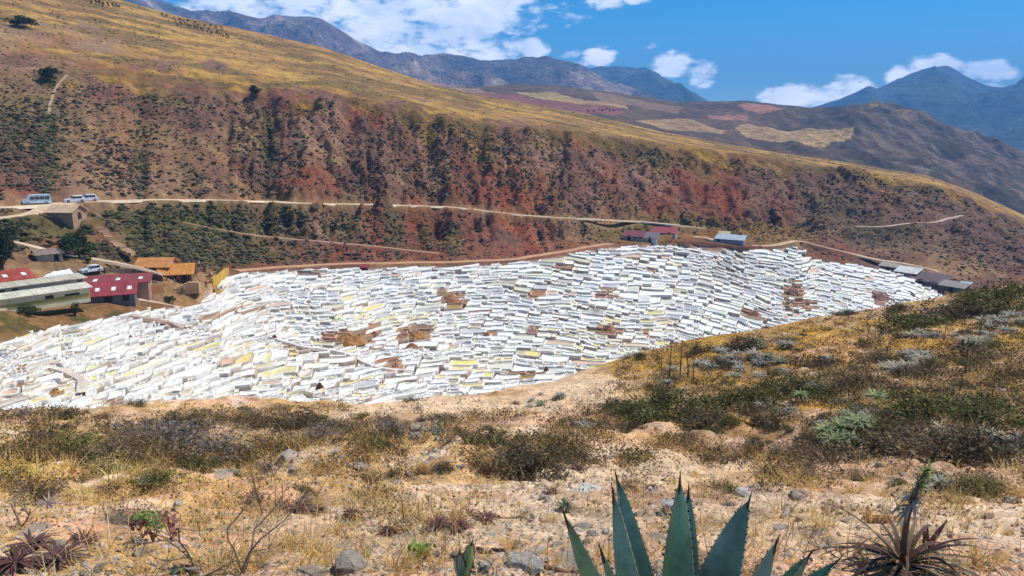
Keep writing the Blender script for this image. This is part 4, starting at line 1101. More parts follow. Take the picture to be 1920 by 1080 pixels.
pm = [(person_mesh(s, t_, h_, p_), lab) for s, t_, h_, p_, lab in [((.06, .06, .07), (.04, .045, .06), (.02, .015, .01), .12, 'dark jacket and dark trousers'), ((.55, .53, .5), (.05, .06, .10), (.02, .015, .01), .05, 'pale top and blue trousers'),
      ((.35, .05, .05), (.05, .05, .06), (.03, .02, .015), .15, 'red top and dark trousers'), ((.06, .10, .25), (.16, .14, .11), (.02, .015, .01), .08, 'blue top and tan trousers')]]
PPL = [(343, 494, 'behind the orange shelter'), (352, 496, 'behind the orange shelter'), (360, 497, 'behind the orange shelter'), (366, 500, 'beside the orange shelter'), (373, 502, 'beside the orange shelter'), (379, 505, 'beside the orange shelter'), (384, 508, 'at the head of the terrace path'), (369, 512, 'on the terrace path'), (366, 517, 'on the terrace path'),
       (394, 524, 'beside the ochre bank'), (397, 522, 'beside the ochre bank'), (375, 537, 'in the middle of the terrace'), (387, 540, 'in the middle of the terrace'), (328, 535, 'above the stone steps'), (334, 532, 'above the stone steps'), (313, 527, 'by the retaining wall end'), (402, 553, 'inside the curved platform wall'), (407, 550, 'inside the curved platform wall'), (411, 553, 'inside the curved platform wall'), (416, 549, 'inside the curved platform wall'), (405, 546, 'inside the curved platform wall'),
       (374, 552, 'at the foot of the terrace'), (347, 549, 'beside the stone steps'), (356, 551, 'beside the stone steps'), (342, 552, 'beside the stone steps')]
for i, (x, y, wh) in enumerate(PPL):
    me, lab = pm[(i * 7 + i // 3) % 4]
    p = place(x, y)
    o = obj('person', me, None, None, (p[0], p[1], p[2] - .02), random.uniform(-3.1, 3.1))
    s_ = random.uniform(.94, 1.06); o.scale = (s_, s_, s_)
    tag(o, 'person in ' + lab + ' standing ' + wh, 'person', 'visitors ' + wh)

# ------------------------------------------------------------------ plants: shapes
def unit(v): return v / (np.linalg.norm(v, axis=-1, keepdims=True) + 1e-9)


def blades(a, base, dirs, L_, W_, droop, segs, col, wprof=None, side=None):
    """n thin curved blades; base, dirs (n,3); L_, W_, droop per blade."""
    n = len(base); L_ = np.broadcast_to(L_, (n,)); W_ = np.broadcast_to(W_, (n,)); droop = np.broadcast_to(droop, (n,))
    dirs = unit(dirs)
    if side is None:
        side = np.cross(dirs, np.array([0, 0, 1.0])); side = unit(side + rng.normal(0, .25, side.shape))
    t = np.linspace(0, 1, segs + 1)
    P = base[:, None] + dirs[:, None] * (L_[:, None] * t)[..., None]
    P[..., 2] -= droop[:, None] * L_[:, None] * t ** 2
    w = (1 - t ** 1.8) * .96 + .04 if wprof is None else np.array(wprof)
    off = side[:, None] * (W_[:, None] * w * .5)[..., None]
    V = np.stack([P - off, P + off], 2).reshape(-1, 3)          # n,(segs+1),2
    k = (segs + 1) * 2
    b = np.arange(n)[:, None] * k; s_ = np.arange(segs)[None] * 2
    q = np.stack([b + s_, b + s_ + 1, b + s_ + 3, b + s_ + 2], -1).reshape(-1, 4)
    c = np.asarray(col, float)
    if c.ndim == 1: c = np.tile(c, (n, 1))
    a.add(V, [q], np.repeat(c, k, 0))


def leaves(a, cen, size, col, asp=.5):
    n = len(cen); u = unit(rng.normal(size=(n, 3))); v = unit(np.cross(u, rng.normal(size=(n, 3))))
    size = np.broadcast_to(size, (n,))[:, None]
    V = np.stack([cen - u * size, cen - v * size * asp, cen + u * size, cen + v * size * asp], 1).reshape(-1, 3)
    c = np.asarray(col, float)
    if c.ndim == 1: c = np.tile(c, (n, 1))
    a.add(V, [np.arange(n * 4).reshape(n, 4)], np.repeat(c, 4, 0))


def jit(col, n, s=.3): return np.array(col) * rng.uniform(1 - s, 1 + s, (n, 1)) * rng.uniform(.92, 1.08, (n, 3))


def dome(n, flat=.62):
    d = unit(rng.normal(size=(n, 3))); d[:, 2] = np.abs(d[:, 2])
    r = rng.uniform(.25, 1, n) ** .5
    p = d * r[:, None] * .5; p[:, 2] *= flat * 2 * .62
    return p


def bush_mesh(kind, seed):
    """dome of twigs and small leaves, about one metre wide"""
    global rng
    rng = np.random.default_rng(seed); a = Acc()
    lump = rng.uniform(.55, 1.1, 12)
    def shape(p):
        ang = (np.arctan2(p[:, 1], p[:, 0]) / (2 * math.pi) * 12) % 12; i = ang.astype(int) % 12
        f = lump[i] * (1 - ang % 1) + lump[(i + 1) % 12] * (ang % 1)
        q = p.copy(); q[:, :2] *= (.6 + .4 * f)[:, None]; q[:, 2] *= f
        return q
    spec = {'brown': (300, 1500, .016, (.155, .105, .065), (.17, .115, .06), .34), 'dark': (240, 2000, .019, (.10, .075, .05), (.085, .07, .04), .36), 'green': (160, 3000, .019, (.12, .09, .045), (.105, .105, .036), .30),
            'grey': (340, 700, .020, (.21, .165, .14), (.22, .18, .155), .32), 'olive': (220, 1900, .018, (.20, .16, .06), (.20, .18, .06), .30)}[kind]
    nt_, nl, ls, tc, lc, dr = spec
    tip = shape(dome(nt_)); base = tip * rng.uniform(0, .25, (nt_, 1)); base[:, 2] = 0
    blades(a, base, tip - base, np.linalg.norm(tip - base, axis=1) * rng.uniform(.9, 1.25, nt_), rng.uniform(.007, .014, nt_), rng.uniform(-.1, .15, nt_), 2, jit(tc, nt_, .4))
    cl = shape(dome(46)); k = rng.integers(0, 46, nl); tone = rng.uniform(.55, 1.5, 46)
    cen = cl[k] + rng.normal(0, .055, (nl, 3)); cen[:, 2] = np.abs(cen[:, 2])
    leaves(a, cen, rng.uniform(.45, 1.0, nl) ** 1.5 * 1.7 * ls, jit(lc, nl, .35) * tone[k][:, None], .42)
    return a.mesh('bush')


def tuft_mesh(seed, n=90, col=(.52, .35, .11), spread=.75):
    global rng
    rng = np.random.default_rng(seed); a = Acc()
    b = np.c_[rng.normal(0, .09, (n, 2)), np.zeros(n)]
    d = np.c_[rng.normal(0, spread * .45, (n, 2)) + b[:, :2] * 2.5, np.ones(n)]
    blades(a, b, d, rng.uniform(.3, .8, n), rng.uniform(.009, .016, n), rng.uniform(.1, .8, n), 4, jit(col, n, .35))
    return a.mesh('grass_tuft')


def rosette_mesh(seed, n=46, col=(.36, .37, .32), W_=.07, up=.55, droop=.35, dead=None):
    global rng
    rng = np.random.default_rng(seed); a = Acc()
    ang = np.arange(n) * 2.39996 + rng.normal(0, .12, n); el = np.linspace(-.05, 1.35, n) * up + rng.normal(0, .08, n)
    d = np.c_[np.cos(ang) * np.cos(el), np.sin(ang) * np.cos(el), np.sin(el)]
    b = d * .05; b[:, 2] += .06
    cc = jit(col, n, .25)
    if dead is not None:
        m_ = np.arange(n) < n * .3; cc[m_] = jit(dead, m_.sum(), .3)
    blades(a, b, d, rng.uniform(.40, .56, n), W_ * rng.uniform(.8, 1.2, n), droop * rng.uniform(.4, 1.3, n), 4, cc, wprof=(.75, 1, .8, .45, .03), side=unit(np.cross(d, [0, 0, 1.0])))
    return a.mesh('rosette')


def stalk_mesh(seed, h=1.0):
    global rng
    rng = np.random.default_rng(seed); a = Acc()
    t = np.linspace(0, 1, 7); lean = rng.normal(0, .10, 2)
    P = np.c_[lean[0] * t ** 2, lean[1] * t ** 2, t * h]
    a.tube(P, .022 * (1 - .5 * t), (.20, .14, .08), 5)
    n = 46; tt = rng.uniform(.5, 1.0, n)
    b = np.c_[lean[0] * tt ** 2, lean[1] * tt ** 2, tt * h]; d = np.c_[rng.normal(0, 1, (n, 2)), rng.uniform(.2, 1, n)]
    blades(a, b, d, rng.uniform(.03, .075, n), .018, .1, 1, jit((.34, .25, .11), n, .35))
    return a.mesh('flower_stalk')


def rock_mesh(seed, flat=.5, col=(.46, .42, .37)):
    r_ = np.random.default_rng(seed)
    bm = bmesh.new(); bmesh.ops.create_icosphere(bm, subdivisions=2, radius=.5)
    V = np.array([v.co[:] for v in bm.verts]); Fc = np.array([[v.index for v in f.verts] for f in bm.faces]); bm.free()
    for _ in range(9):                                    # chop with planes for broken faces
        nn = unit(r_.normal(size=3)); dd = r_.uniform(.22, .40)
        o_ = V @ nn - dd; V = V - np.where(o_ > 0, o_, 0)[:, None] * nn
    V = V * np.array([1.25, .9, flat * 1.3]) + r_.normal(0, .008, V.shape)
    V[:, 2] += .12 * flat
    return raw_mesh('stone', V, [Fc], np.array(col) * (.85 + .3 * r_.random((len(V), 1))))


def ensure(me, m):
    if not me.materials: me.materials.append(m)
    return me


V_BUSH = {k: [ensure(bush_mesh(k, 900 + 31 * i + q), M_LEAF) for q in range(4)] for i, k in enumerate(('brown', 'dark', 'green', 'grey', 'olive'))}
V_TUFT = [ensure(tuft_mesh(700 + i, 90, ((.66, .43, .13), (.60, .36, .10), (.72, .52, .20), (.52, .39, .11))[i % 4]), M_GRASS) for i in range(8)]
V_SILV = [ensure(rosette_mesh(740 + i, 46, ((.37, .35, .28), (.31, .30, .24), (.42, .38, .31), (.25, .26, .17))[i % 4], dead=(.22, .17, .12)), M_LEAF) for i in range(6)]
V_GREENROS = [ensure(rosette_mesh(760 + i, 50, (.30, .36, .17), .06, .7, .45), M_LEAF) for i in range(3)]
V_RED = [ensure(rosette_mesh(780 + i, 44, ((.13, .055, .05), (.17, .085, .07), (.12, .065, .06))[i % 3], .05, .5, .5, dead=(.16, .11, .08)), M_LEAF) for i in range(3)]
V_PINK = [ensure(rosette_mesh(790 + i, 40, (.46, .33, .30), .05, .45, .35), M_LEAF) for i in range(2)]
V_STALK = [ensure(stalk_mesh(800 + i), M_LEAF) for i in range(5)]
V_ROCK = [ensure(rock_mesh(820 + i, (.4, .55, .7)[i % 3], ((.60, .54, .46), (.50, .41, .32), (.66, .61, .55), (.52, .39, .28))[i % 4]), M_ROCK) for i in range(10)]
rng = np.random.default_rng(77)


FLAND = [(60, 780, 'below the lowest pans by the curved channel'), (280, 765, 'on the edge below the boulder heap'), (520, 765, 'on the edge below the yellow pans'), (780, 750, 'on the sandy edge above the silver rosettes'), (960, 735, 'beside the pale bare scree'), (1120, 700, 'along the crest above the pale scree'), (1270, 690, 'around the cluster of dead flower stalks'),
         (1400, 680, 'around the central clump of silver rosettes'), (1560, 660, 'beside the reddish bare patch on the rise'), (1600, 595, 'along the crest under the farthest pans'), (1720, 625, 'around the green bush on the rise'), (1860, 570, 'by the leafy bushes at the top of the rise'), (1710, 700, 'around the silver rosettes facing the pointed peak'), (1850, 660, 'among the rosettes at the edge of the rise'), (1850, 780, 'in the leafy bank at the frame edge'),
         (1600, 810, 'around the pale green rosettes'), (1420, 790, 'in the long green bank behind the agave'), (1230, 790, 'at the near end of the long green bank'), (1750, 870, 'in the dark scrub behind the arching bromeliad'), (1480, 880, 'on the brown scrub behind the big agave'), (1300, 880, 'on the dotted slope behind the big agave'), (1080, 850, 'beside the big dark bush'), (900, 830, 'behind the stony patch'), (820, 900, 'on the stony patch'),
         (640, 820, 'in the mixed scrub above the stones'), (540, 880, 'beside the pink bare patch'), (330, 830, 'in the grey scrub bank'), (120, 850, 'in the yellow green grass'), (240, 900, 'at the upper end of the pink bare patch'), (60, 960, 'around the pale pink star rosette'), (100, 1050, 'among dark red rosettes at the frame corner'), (300, 1020, 'around the bright green weed'), (470, 1010, 'around the bare branching shrub'), (570, 950, 'around the pale violet rosette'), (640, 1040, 'in the yellow grass at the lower edge'),
         (760, 980, 'on the bare ground above the lower yellow grass'), (880, 980, 'around the red rosettes before the stony patch'), (870, 1060, 'around the small young agave'), (1020, 960, 'around the dark arching rosette'), (1050, 1050, 'among the flat pale stones'), (1200, 960, 'between the agave leaves'), (1350, 930, 'just above the wide agave leaf'), (1500, 960, 'on the bare shelf beyond the agave'), (1650, 950, 'around the orange brown split wood'), (1680, 1040, 'around the arching bromeliad'), (1830, 1000, 'on the pale shelf beyond the bromeliad')]


def where(px, py): return min(FLAND, key=lambda l: ((l[0] - px) / 1.6) ** 2 + (l[1] - py) ** 2)[2]


USED = {}


def plant(name, mesh, px, py, wpx, label, cat, group=None, squash=1.0, m=None, uniq=False, sink=.03):
    p = FORE.hit(px, py)[0]; r = math.sqrt(p[0] ** 2 + p[1] ** 2 + p[2] ** 2)
    s_ = wpx * r / F
    o = obj(name, mesh, m, None, (p[0], p[1], p[2] - sink * s_), random.uniform(0, 6.28))
    o.scale = (s_, s_, s_ * squash)
    sz = '' if uniq else ('large ' if wpx > 85 else 'small ' if wpx < 30 else '')
    if name in ('bush', 'grass_tuft') and not label.startswith('large'): sz += 'tall ' if squash > .85 else 'spreading ' if squash < .68 else ''
    if sz and label.startswith(sz): sz = ''
    lb = label if uniq else sz + label + ' ' + where(px, py)
    if len(lb.split()) > 15 and sz: lb = label + ' ' + where(px, py)
    tag(o, lb, cat, group or (None if uniq else lb))
    return o


# bushes one can point to
KINDN = {'brown': 'dry brown twiggy bush', 'dark': 'dark dense low bush', 'green': 'leafy green bush', 'grey': 'grey leafless bush', 'olive': 'yellow green bush'}
HERO = [('dark', 1000, 880, 170), ('brown', 1080, 862, 130), ('green', 930, 838, 100), ('brown', 870, 826, 110), ('grey', 300, 832, 190), ('brown', 210, 850, 150), ('grey', 395, 850, 150), ('olive', 130, 848, 120), ('dark', 330, 800, 90), ('brown', 470, 800, 110),
        ('dark', 560, 800, 110), ('grey', 600, 820, 100), ('brown', 650, 812, 100), ('grey', 735, 805, 80), ('olive', 690, 840, 70), ('dark', 835, 790, 70), ('brown', 770, 752, 36), ('green', 1200, 790, 130), ('green', 1270, 780, 150), ('dark', 1330, 800, 140), ('green', 1400, 770, 150), ('brown', 1460, 800, 160),
        ('green', 1500, 735, 120), ('brown', 1560, 870, 170), ('brown', 1640, 800, 150), ('dark', 1700, 850, 190), ('brown', 1790, 860, 210), ('dark', 1870, 860, 170), ('green', 1880, 790, 160), ('green', 1740, 780, 150), ('brown', 1660, 678, 110), ('green', 1715, 612, 120), ('dark', 1790, 600, 110), ('green', 1870, 585, 120), ('dark', 1590, 592, 46),
        ('brown', 1480, 640, 60), ('brown', 1262, 712, 78), ('dark', 1310, 662, 60), ('dark', 1400, 655, 80), ('dark', 1350, 692, 70), ('brown', 1230, 650, 50), ('grey', 1180, 672, 40), ('dark', 1530, 690, 80), ('brown', 1610, 720, 120), ('dark', 1850, 680, 130), ('brown', 1740, 700, 90), ('brown', 1120, 800, 100), ('dark', 1155, 770, 80),
        ('olive', 290, 905, 90), ('green', 350, 880, 80), ('olive', 180, 895, 110), ('brown', 60, 930, 120), ('grey', 230, 985, 120), ('brown', 690, 905, 80), ('brown', 1340, 920, 80), ('brown', 1180, 915, 60), ('brown', 1250, 740, 60), ('dark', 250, 760, 40), ('grey', 40, 780, 60), ('dark', 120, 782, 50), ('brown', 520, 770, 60), ('dark', 1690, 585, 60), ('green', 1900, 560, 90), ('green', 1830, 560, 60)]
for k, x, y, w in HERO:
    plant('bush', random.choice(V_BUSH[k]), x, y, w * 1.12, KINDN[k], 'bush', squash=random.uniform(.55, .8))


def dens_bush(x, y):
    d = .16
    for (cx, cy, rx, ry, s) in [(1700, 790, 330, 90, 1), (1300, 770, 180, 50, .9), (1000, 840, 130, 50, .6), (300, 830, 220, 50, .9), (600, 800, 160, 40, .8), (1800, 620, 180, 60, .6), (1400, 670, 120, 40, .5), (750, 830, 160, 40, .4), (1250, 650, 200, 20, .3), (1500, 900, 140, 24, .5)]:
        d = max(d, s * math.exp(-(((x - cx) / rx) ** 2 + ((y - cy) / ry) ** 2)))
    for (cx, cy, rx, ry) in [(430, 910, 150, 34), (1090, 740, 100, 30), (1560, 985, 300, 60), (850, 985, 300, 60), (700, 775, 50, 14), (1150, 880, 150, 40)]:
        d *= 1 - .9 * math.exp(-(((x - cx) / rx) ** 2 + ((y - cy) / ry) ** 2))
    return d


n_b = 0
while n_b < 215:
    x = random.uniform(-60, 1980); y = random.uniform(float(crest_y(x)) + 3, 950)
    if random.random() > dens_bush(x, y): continue
    near = (y - crest_y(x)) / 300
    w = random.uniform(22, 60) * (.55 + near * .8)
    k = random.choices(['brown', 'dark', 'green', 'grey', 'olive'], [4, 3, 2.2 if x > 1100 else .8, 2 if x < 1100 else .6, 1.2])[0]
    plant('bush', random.choice(V_BUSH[k]), x, y, w, KINDN[k], 'bush', squash=random.uniform(.65, 1.0)); n_b += 1
# silver rosettes in clumps
CLUMP = [(1390, 690, 130, 14, 34), (1430, 672, 90, 10, 34), (1700, 690, 80, 10, 40), (1720, 672, 40, 6, 36), (1835, 628, 70, 9, 34), (1890, 606, 40, 7, 36), (1740, 620, 60, 7, 30), (1025, 752, 48, 7, 26), (810, 806, 44, 8, 28), (1470, 770, 50, 4, 44), (1180, 775, 30, 3, 36), (1100, 800, 30, 4, 30), (1750, 915, 40, 4, 48), (1520, 735, 40, 3, 36), (1900, 830, 80, 4, 44), (1800, 830, 80, 3, 44), (1620, 780, 40, 3, 40), (1310, 680, 30, 3, 24), (1250, 720, 30, 3, 24), (420, 892, 30, 4, 30)]
for (cx, cy, sp, n, w) in CLUMP:
    for i in range(n):
        plant('rosette_plant', random.choice(V_SILV), cx + random.gauss(0, sp * .42), cy + random.gauss(0, sp * .13), w * random.uniform(.7, 1.25), 'silver grey spiky rosette', 'rosette plant', sink=-.02)
for (x, y, w) in [(1575, 822, 62), (1605, 812, 56), (1545, 826, 52), (1585, 795, 44), (1628, 806, 44), (1560, 842, 50), (1592, 838, 46), (1500, 752, 36), (1210, 790, 40), (1640, 762, 50)]:
    plant('rosette_plant', random.choice(V_GREENROS), x, y, w, 'pale green spiky rosette', 'rosette plant', sink=-.25)
for (x, y, w) in [(560, 955, 60), (590, 960, 56), (530, 950, 50), (200, 922, 50), (660, 965, 46), (60, 1030, 90), (110, 1055, 110), (30, 1062, 90), (160, 1020, 70), (820, 985, 60), (860, 990, 66), (910, 975, 60), (1035, 925, 44), (620, 800, 30), (1070, 800, 40), (540, 780, 34), (880, 965, 40), (730, 1000, 60), (1080, 880, 40), (1220, 918, 44), (1690, 730, 36), (720, 790, 34), (790, 790, 36)]:
    plant('rosette_plant', random.choice(V_RED), x, y, w, 'dark red spiky rosette', 'rosette plant', sink=.0)
plant('rosette_plant', V_PINK[0], 92, 950, 52, 'pale pink star shaped rosette beside a dark bush', 'rosette plant', uniq=True, sink=-.03)
plant('rosette_plant', V_PINK[1], 570, 940, 40, 'pale violet rosette beside a green and a red one', 'rosette plant', uniq=True, sink=-.03)
plant('rosette_plant', ensure(rosette_mesh(795, 44, (.11, .12, .08), .045, .75, .7), M_LEAF), 1060, 958, 60, 'dark arching rosette alone on bare ground beyond the big agave', 'rosette plant', uniq=True, sink=-.05)
for (x, y, h) in [(1275, 705, 70), (1255, 708, 62), (1290, 708, 58), (1240, 706, 50), (1300, 712, 44), (1380, 640, 26), (1810, 700, 60), (1800, 730, 50), (1835, 640, 46), (1650, 745, 44), (1590, 748, 40), (1450, 775, 50), (1625, 640, 30), (670, 885, 40), (757, 975, 50), (620, 985, 26), (634, 985, 20), (530, 935, 30), (1045, 900, 36), (1052, 902, 40), (820, 790, 24), (790, 788, 26), (570, 815, 30), (560, 835, 26), (500, 850, 30), (1240, 745, 30), (1225, 735, 26), (1860, 745, 40), (1770, 640, 34), (1555, 790, 46), (1100, 788, 34), (480, 815, 26)]:
    plant('flower_stalk', random.choice(V_STALK), x, y, h, 'thin dead flower stalk', 'flower stalk', squash=1.0)
# grass tufts, the nearest as individuals
n_t = 0
while n_t < 170:
    x = random.uniform(-40, 1960); cy = float(crest_y(x))
    y = cy + (1075 - cy) * random.random() ** .75
    near = (y - cy) / (1080 - cy)
    d = .5
    for (cx, cy_, rx, ry) in [(430, 910, 130, 30), (1560, 1000, 260, 40)]: d *= 1 - .85 * math.exp(-(((x - cx) / rx) ** 2 + ((y - cy_) / ry) ** 2))
    if random.random() > d: continue
    plant('grass_tuft', random.choice(V_TUFT), x, y, random.uniform(18, 40) * (.5 + .9 * near), 'tuft of dry golden grass', 'grass', squash=random.uniform(.5, .85)); n_t += 1
for (x, y, w) in [(850, 975, 110), (740, 1075, 130), (790, 1050, 100), (680, 1050, 90), (600, 1040, 110), (560, 1065, 120), (960, 1030, 80), (420, 1060, 110), (470, 1070, 120), (220, 905, 90), (270, 890, 80), (60, 905, 110), (130, 890, 100), (1540, 985, 80), (1490, 905, 80), (1600, 925, 80), (1660, 930, 70), (1800, 945, 70), (1740, 1060, 120), (1840, 1070, 130), (1310, 1000, 50), (1640, 905, 60), (640, 995, 80), (540, 1030, 90)]:
    plant('grass_tuft', random.choice(V_TUFT), x, y, w * 1.1, 'large tuft of straw grass', 'grass', squash=random.uniform(.55, .8))
# stones: the ones large enough to point at
for (x, y, w, lb) in [(1000, 1035, 52, 'pale angular stone beside another on bare ground before the agave'), (1068, 1056, 74, 'broad flat pale stone under a fallen branch'), (985, 1062, 64, 'flat pale stone at the lower edge by the branch'), (1105, 922, 64, 'flat white stone slab beyond the dark arching rosette'), (1095, 990, 32, 'white stone left of the agave leaves'), (1262, 942, 40, 'flat white stone just behind the upright agave leaf'),
                      (660, 1062, 70, 'flat grey slab beside yellow grass at the lower edge'), (585, 1076, 60, 'pale slab at the lower edge in yellow grass'), (1185, 1015, 36, 'pale stone seen between agave leaves'), (1240, 1012, 46, 'white stone seen behind the wide agave leaf'), (682, 872, 34, 'round pale stone on the stony slope'), (820, 826, 24, 'white flat stone under silver rosettes'), (905, 916, 20, 'round white stone above bare ground'),
                      (405, 893, 44, 'dark grey broken stone at the end of the pink bare patch'), (1900, 940, 20, 'small bright white stone on the far pale ground'), (1775, 962, 18, 'thin white stone chip beside the red plant spike'), (52, 1000, 60, 'flat pale slab on tan ground near dark red plants'), (540, 860, 40, 'rounded pinkish boulder on the slope'), (1855, 968, 18, 'small grey stone chip on pale ground'), (1500, 932, 36, 'flat stone with dark underside behind dry grass'), (1395, 925, 40, 'grey stone below a brown bush'), (1215, 920, 40, 'pale stone beside a dark red rosette above the agave')]:
    lb = lb.replace('left of the agave leaves', 'beside the outer agave leaf')
    plant('stone', random.choice(V_ROCK), x, y, w, lb, 'stone', uniq=True, squash=random.uniform(.5, .8), sink=.05)
n_s = 0
while n_s < 190:
    x = random.uniform(-20, 1940); cy = float(crest_y(x)); y = cy + (1078 - cy) * random.random() ** .8
    near = (y - cy) / (1080 - cy)
    d = .35 + .6 * math.exp(-(((x - 850) / 240) ** 2 + ((y - 870) / 60) ** 2)) + .4 * math.exp(-(((x - 1050) / 150) ** 2 + ((y - 1000) / 80) ** 2))
    if random.random() > d: continue
    plant('stone', random.choice(V_ROCK), x, y, random.uniform(8, 22) * (.6 + .8 * near), 'small pale stone', 'stone', squash=random.uniform(.6, 1), sink=.08); n_s += 1

# ---- ground cover nobody could count
def fore_spots(n, fn, ymax=1085):
    x = rng.uniform(-80, 2000, n * 3); cy = crest_y(x); y = cy + (ymax - cy) * rng.random(n * 3) ** .8 + 1
    k = rng.random(n * 3) < fn(x, y); x, y = x[k][:n], y[k][:n]
    P = FORE.hit(x, y); r = np.linalg.norm(P, axis=1)
    return x, y, P, r


def f_grass(x, y):
    d = (.06 + .94 * np.clip(vnoise(x / 70, y / 26, 61) * 3.2 - 1.35, 0, 1)) * np.clip(1.3 - (y - 790) / 190, .10, 1)
    d = np.maximum(d, .8 * (x > 1150) * (y < 760))
    for (cx, cy, rx, ry, s) in [(430, 910, 140, 30, .8), (1090, 735, 90, 28, .7), (1560, 985, 260, 36, .7), (900, 985, 300, 36, .55), (700, 775, 50, 14, .7)]: d = d * (1 - s * np.exp(-(((x - cx) / rx) ** 2 + ((y - cy) / ry) ** 2)))
    return d


x, y, P, r = fore_spots(7500, f_grass)
a = Acc(); m_ = 10
n = len(P); B = np.repeat(P, m_, 0); rr = np.repeat(r, m_)
B = B + np.c_[rng.normal(0, .045, (n * m_, 2)) * (1 + rr[:, None] * .05), np.full(n * m_, -.01)]
d = np.c_[rng.normal(0, .5, (n * m_, 2)), np.ones(n * m_)]
pal = np.array([(.70, .46, .17), (.62, .37, .11), (.74, .56, .26), (.50, .35, .11), (.42, .26, .12)])
bi = rng.choice(5, n, p=[.34, .26, .14, .14, .12])
hi = (x > 1150) & (y < 700); bi[hi] = rng.choice([0, 1, 1, 1, 4], hi.sum())
cc = np.repeat(pal[bi] * rng.uniform(.75, 1.2, (n, 1)), m_, 0) * rng.uniform(.75, 1.25, (n * m_, 1))
blades(a, B, d, rng.uniform(.06, .17, n * m_) * np.repeat(rng.uniform(.6, 1.4, n), m_) * (1 + np.clip(rr - 5, 0, 60) * .022), np.maximum(.0045, rr * .00075), rng.uniform(0, .5, n * m_), 2, cc)
tag(obj('dry_grass', a.mesh('dry_grass'), M_GRASS), 'short dry golden grass over the near hillside', 'grass', None, 'stuff')
x, y, P, r = fore_spots(9500, lambda x, y: np.clip(.25 + .5 * np.exp(-((y - 815) / 40) ** 2) * (x < 1000) + .45 * np.exp(-(((x - 1250) / 200) ** 2 + ((y - 870) / 45) ** 2)) + .55 * (x > 1120) * (y < 790) + np.clip(vnoise(x / 40, y / 18, 71) * 2.4 - .9, 0, 1), 0, 1) * f_grass(x, y) * np.clip(1.3 - (y - 790) / 150, .03, 1))
a = Acc(); m_ = 22; n = len(P); B = np.repeat(P, m_, 0); rr = np.repeat(r, m_)
s_ = np.repeat(rng.uniform(.05, .14, n) * (1 + np.clip(r - 5, 0, 60) * .035), m_)
cen = B + rng.normal(0, 1, (n * m_, 3)) * s_[:, None] * np.array([.8, .8, .35]); cen[:, 2] = np.maximum(cen[:, 2], B[:, 2]) + s_ * .2
pal = np.array([(.15, .10, .06), (.10, .075, .045), (.11, .115, .045), (.20, .14, .10), (.22, .16, .06)])
cc = np.repeat(pal[rng.choice(5, n, p=[.36, .24, .12, .14, .14])] * rng.uniform(.7, 1.3, (n, 1)), m_, 0) * rng.uniform(.7, 1.3, (n * m_, 1))
leaves(a, cen, np.minimum(s_ * .36, .007 + np.repeat(r, m_) * .0013) * rng.uniform(.6, 1.3, n * m_), cc, .4)
tag(obj('low_scrub', a.mesh('low_scrub'), M_LEAF), 'low dark scrub dotted over the near hillside', 'scrub', None, 'stuff')
x, y, P, r = fore_spots(6500, lambda x, y: .3 + .7 * np.exp(-(((x - 900) / 330) ** 2 + ((y - 900) / 110) ** 2)) + .12 * (y > 950))
rv = [np.array([v.co[:] for v in m.vertices]) for m in ()]
oct_ = np.array([(1, 0, 0), (0, 1, 0), (-1, 0, 0), (0, -1, 0), (0, 0, .6), (.1, .1, -.5)], float); of = np.array([(0, 1, 4), (1, 2, 4), (2, 3, 4), (3, 0, 4), (1, 0, 5), (2, 1, 5), (3, 2, 5), (0, 3, 5)])
n = len(P); sz = rng.uniform(.006, .020, n) * (1 + np.clip(r - 3, 0, 60) * .06)
V = (oct_[None] * rng.uniform(.6, 1.3, (n, 6, 3))) * sz[:, None, None]
an = rng.uniform(0, 6.28, n); ca, sa = np.cos(an)[:, None], np.sin(an)[:, None]
V = np.stack([V[..., 0] * ca - V[..., 1] * sa, V[..., 0] * sa + V[..., 1] * ca, V[..., 2]], -1) + P[:, None]
a = Acc(); pal = np.array([(.46, .35, .25), (.42, .31, .21), (.56, .48, .40), (.32, .23, .16)])
a.add(V.reshape(-1, 3), [(of[None] + np.arange(n)[:, None, None] * 6).reshape(-1, 3)], np.repeat(pal[rng.integers(0, 4, n)], 6, 0))
tag(obj('gravel', a.mesh('gravel'), M_ROCK), 'small stones and gravel strewn on the near hillside', 'gravel', None, 'stuff')

# ------------------------------------------------------------------ shrubs on the far slope
def shrub_base(seed):
    r_ = np.random.default_rng(seed)
    bm = bmesh.new(); bmesh.ops.create_icosphere(bm, subdivisions=1, radius=.5)
    V = np.array([v.co[:] for v in bm.verts]); Fc = np.array([[v.index for v in f.verts] for f in bm.faces]); bm.free()
    V = V * r_.uniform(.45, 1.15, (len(V), 1)); V[:, 2] = V[:, 2] * .75 + .16
    return V, Fc


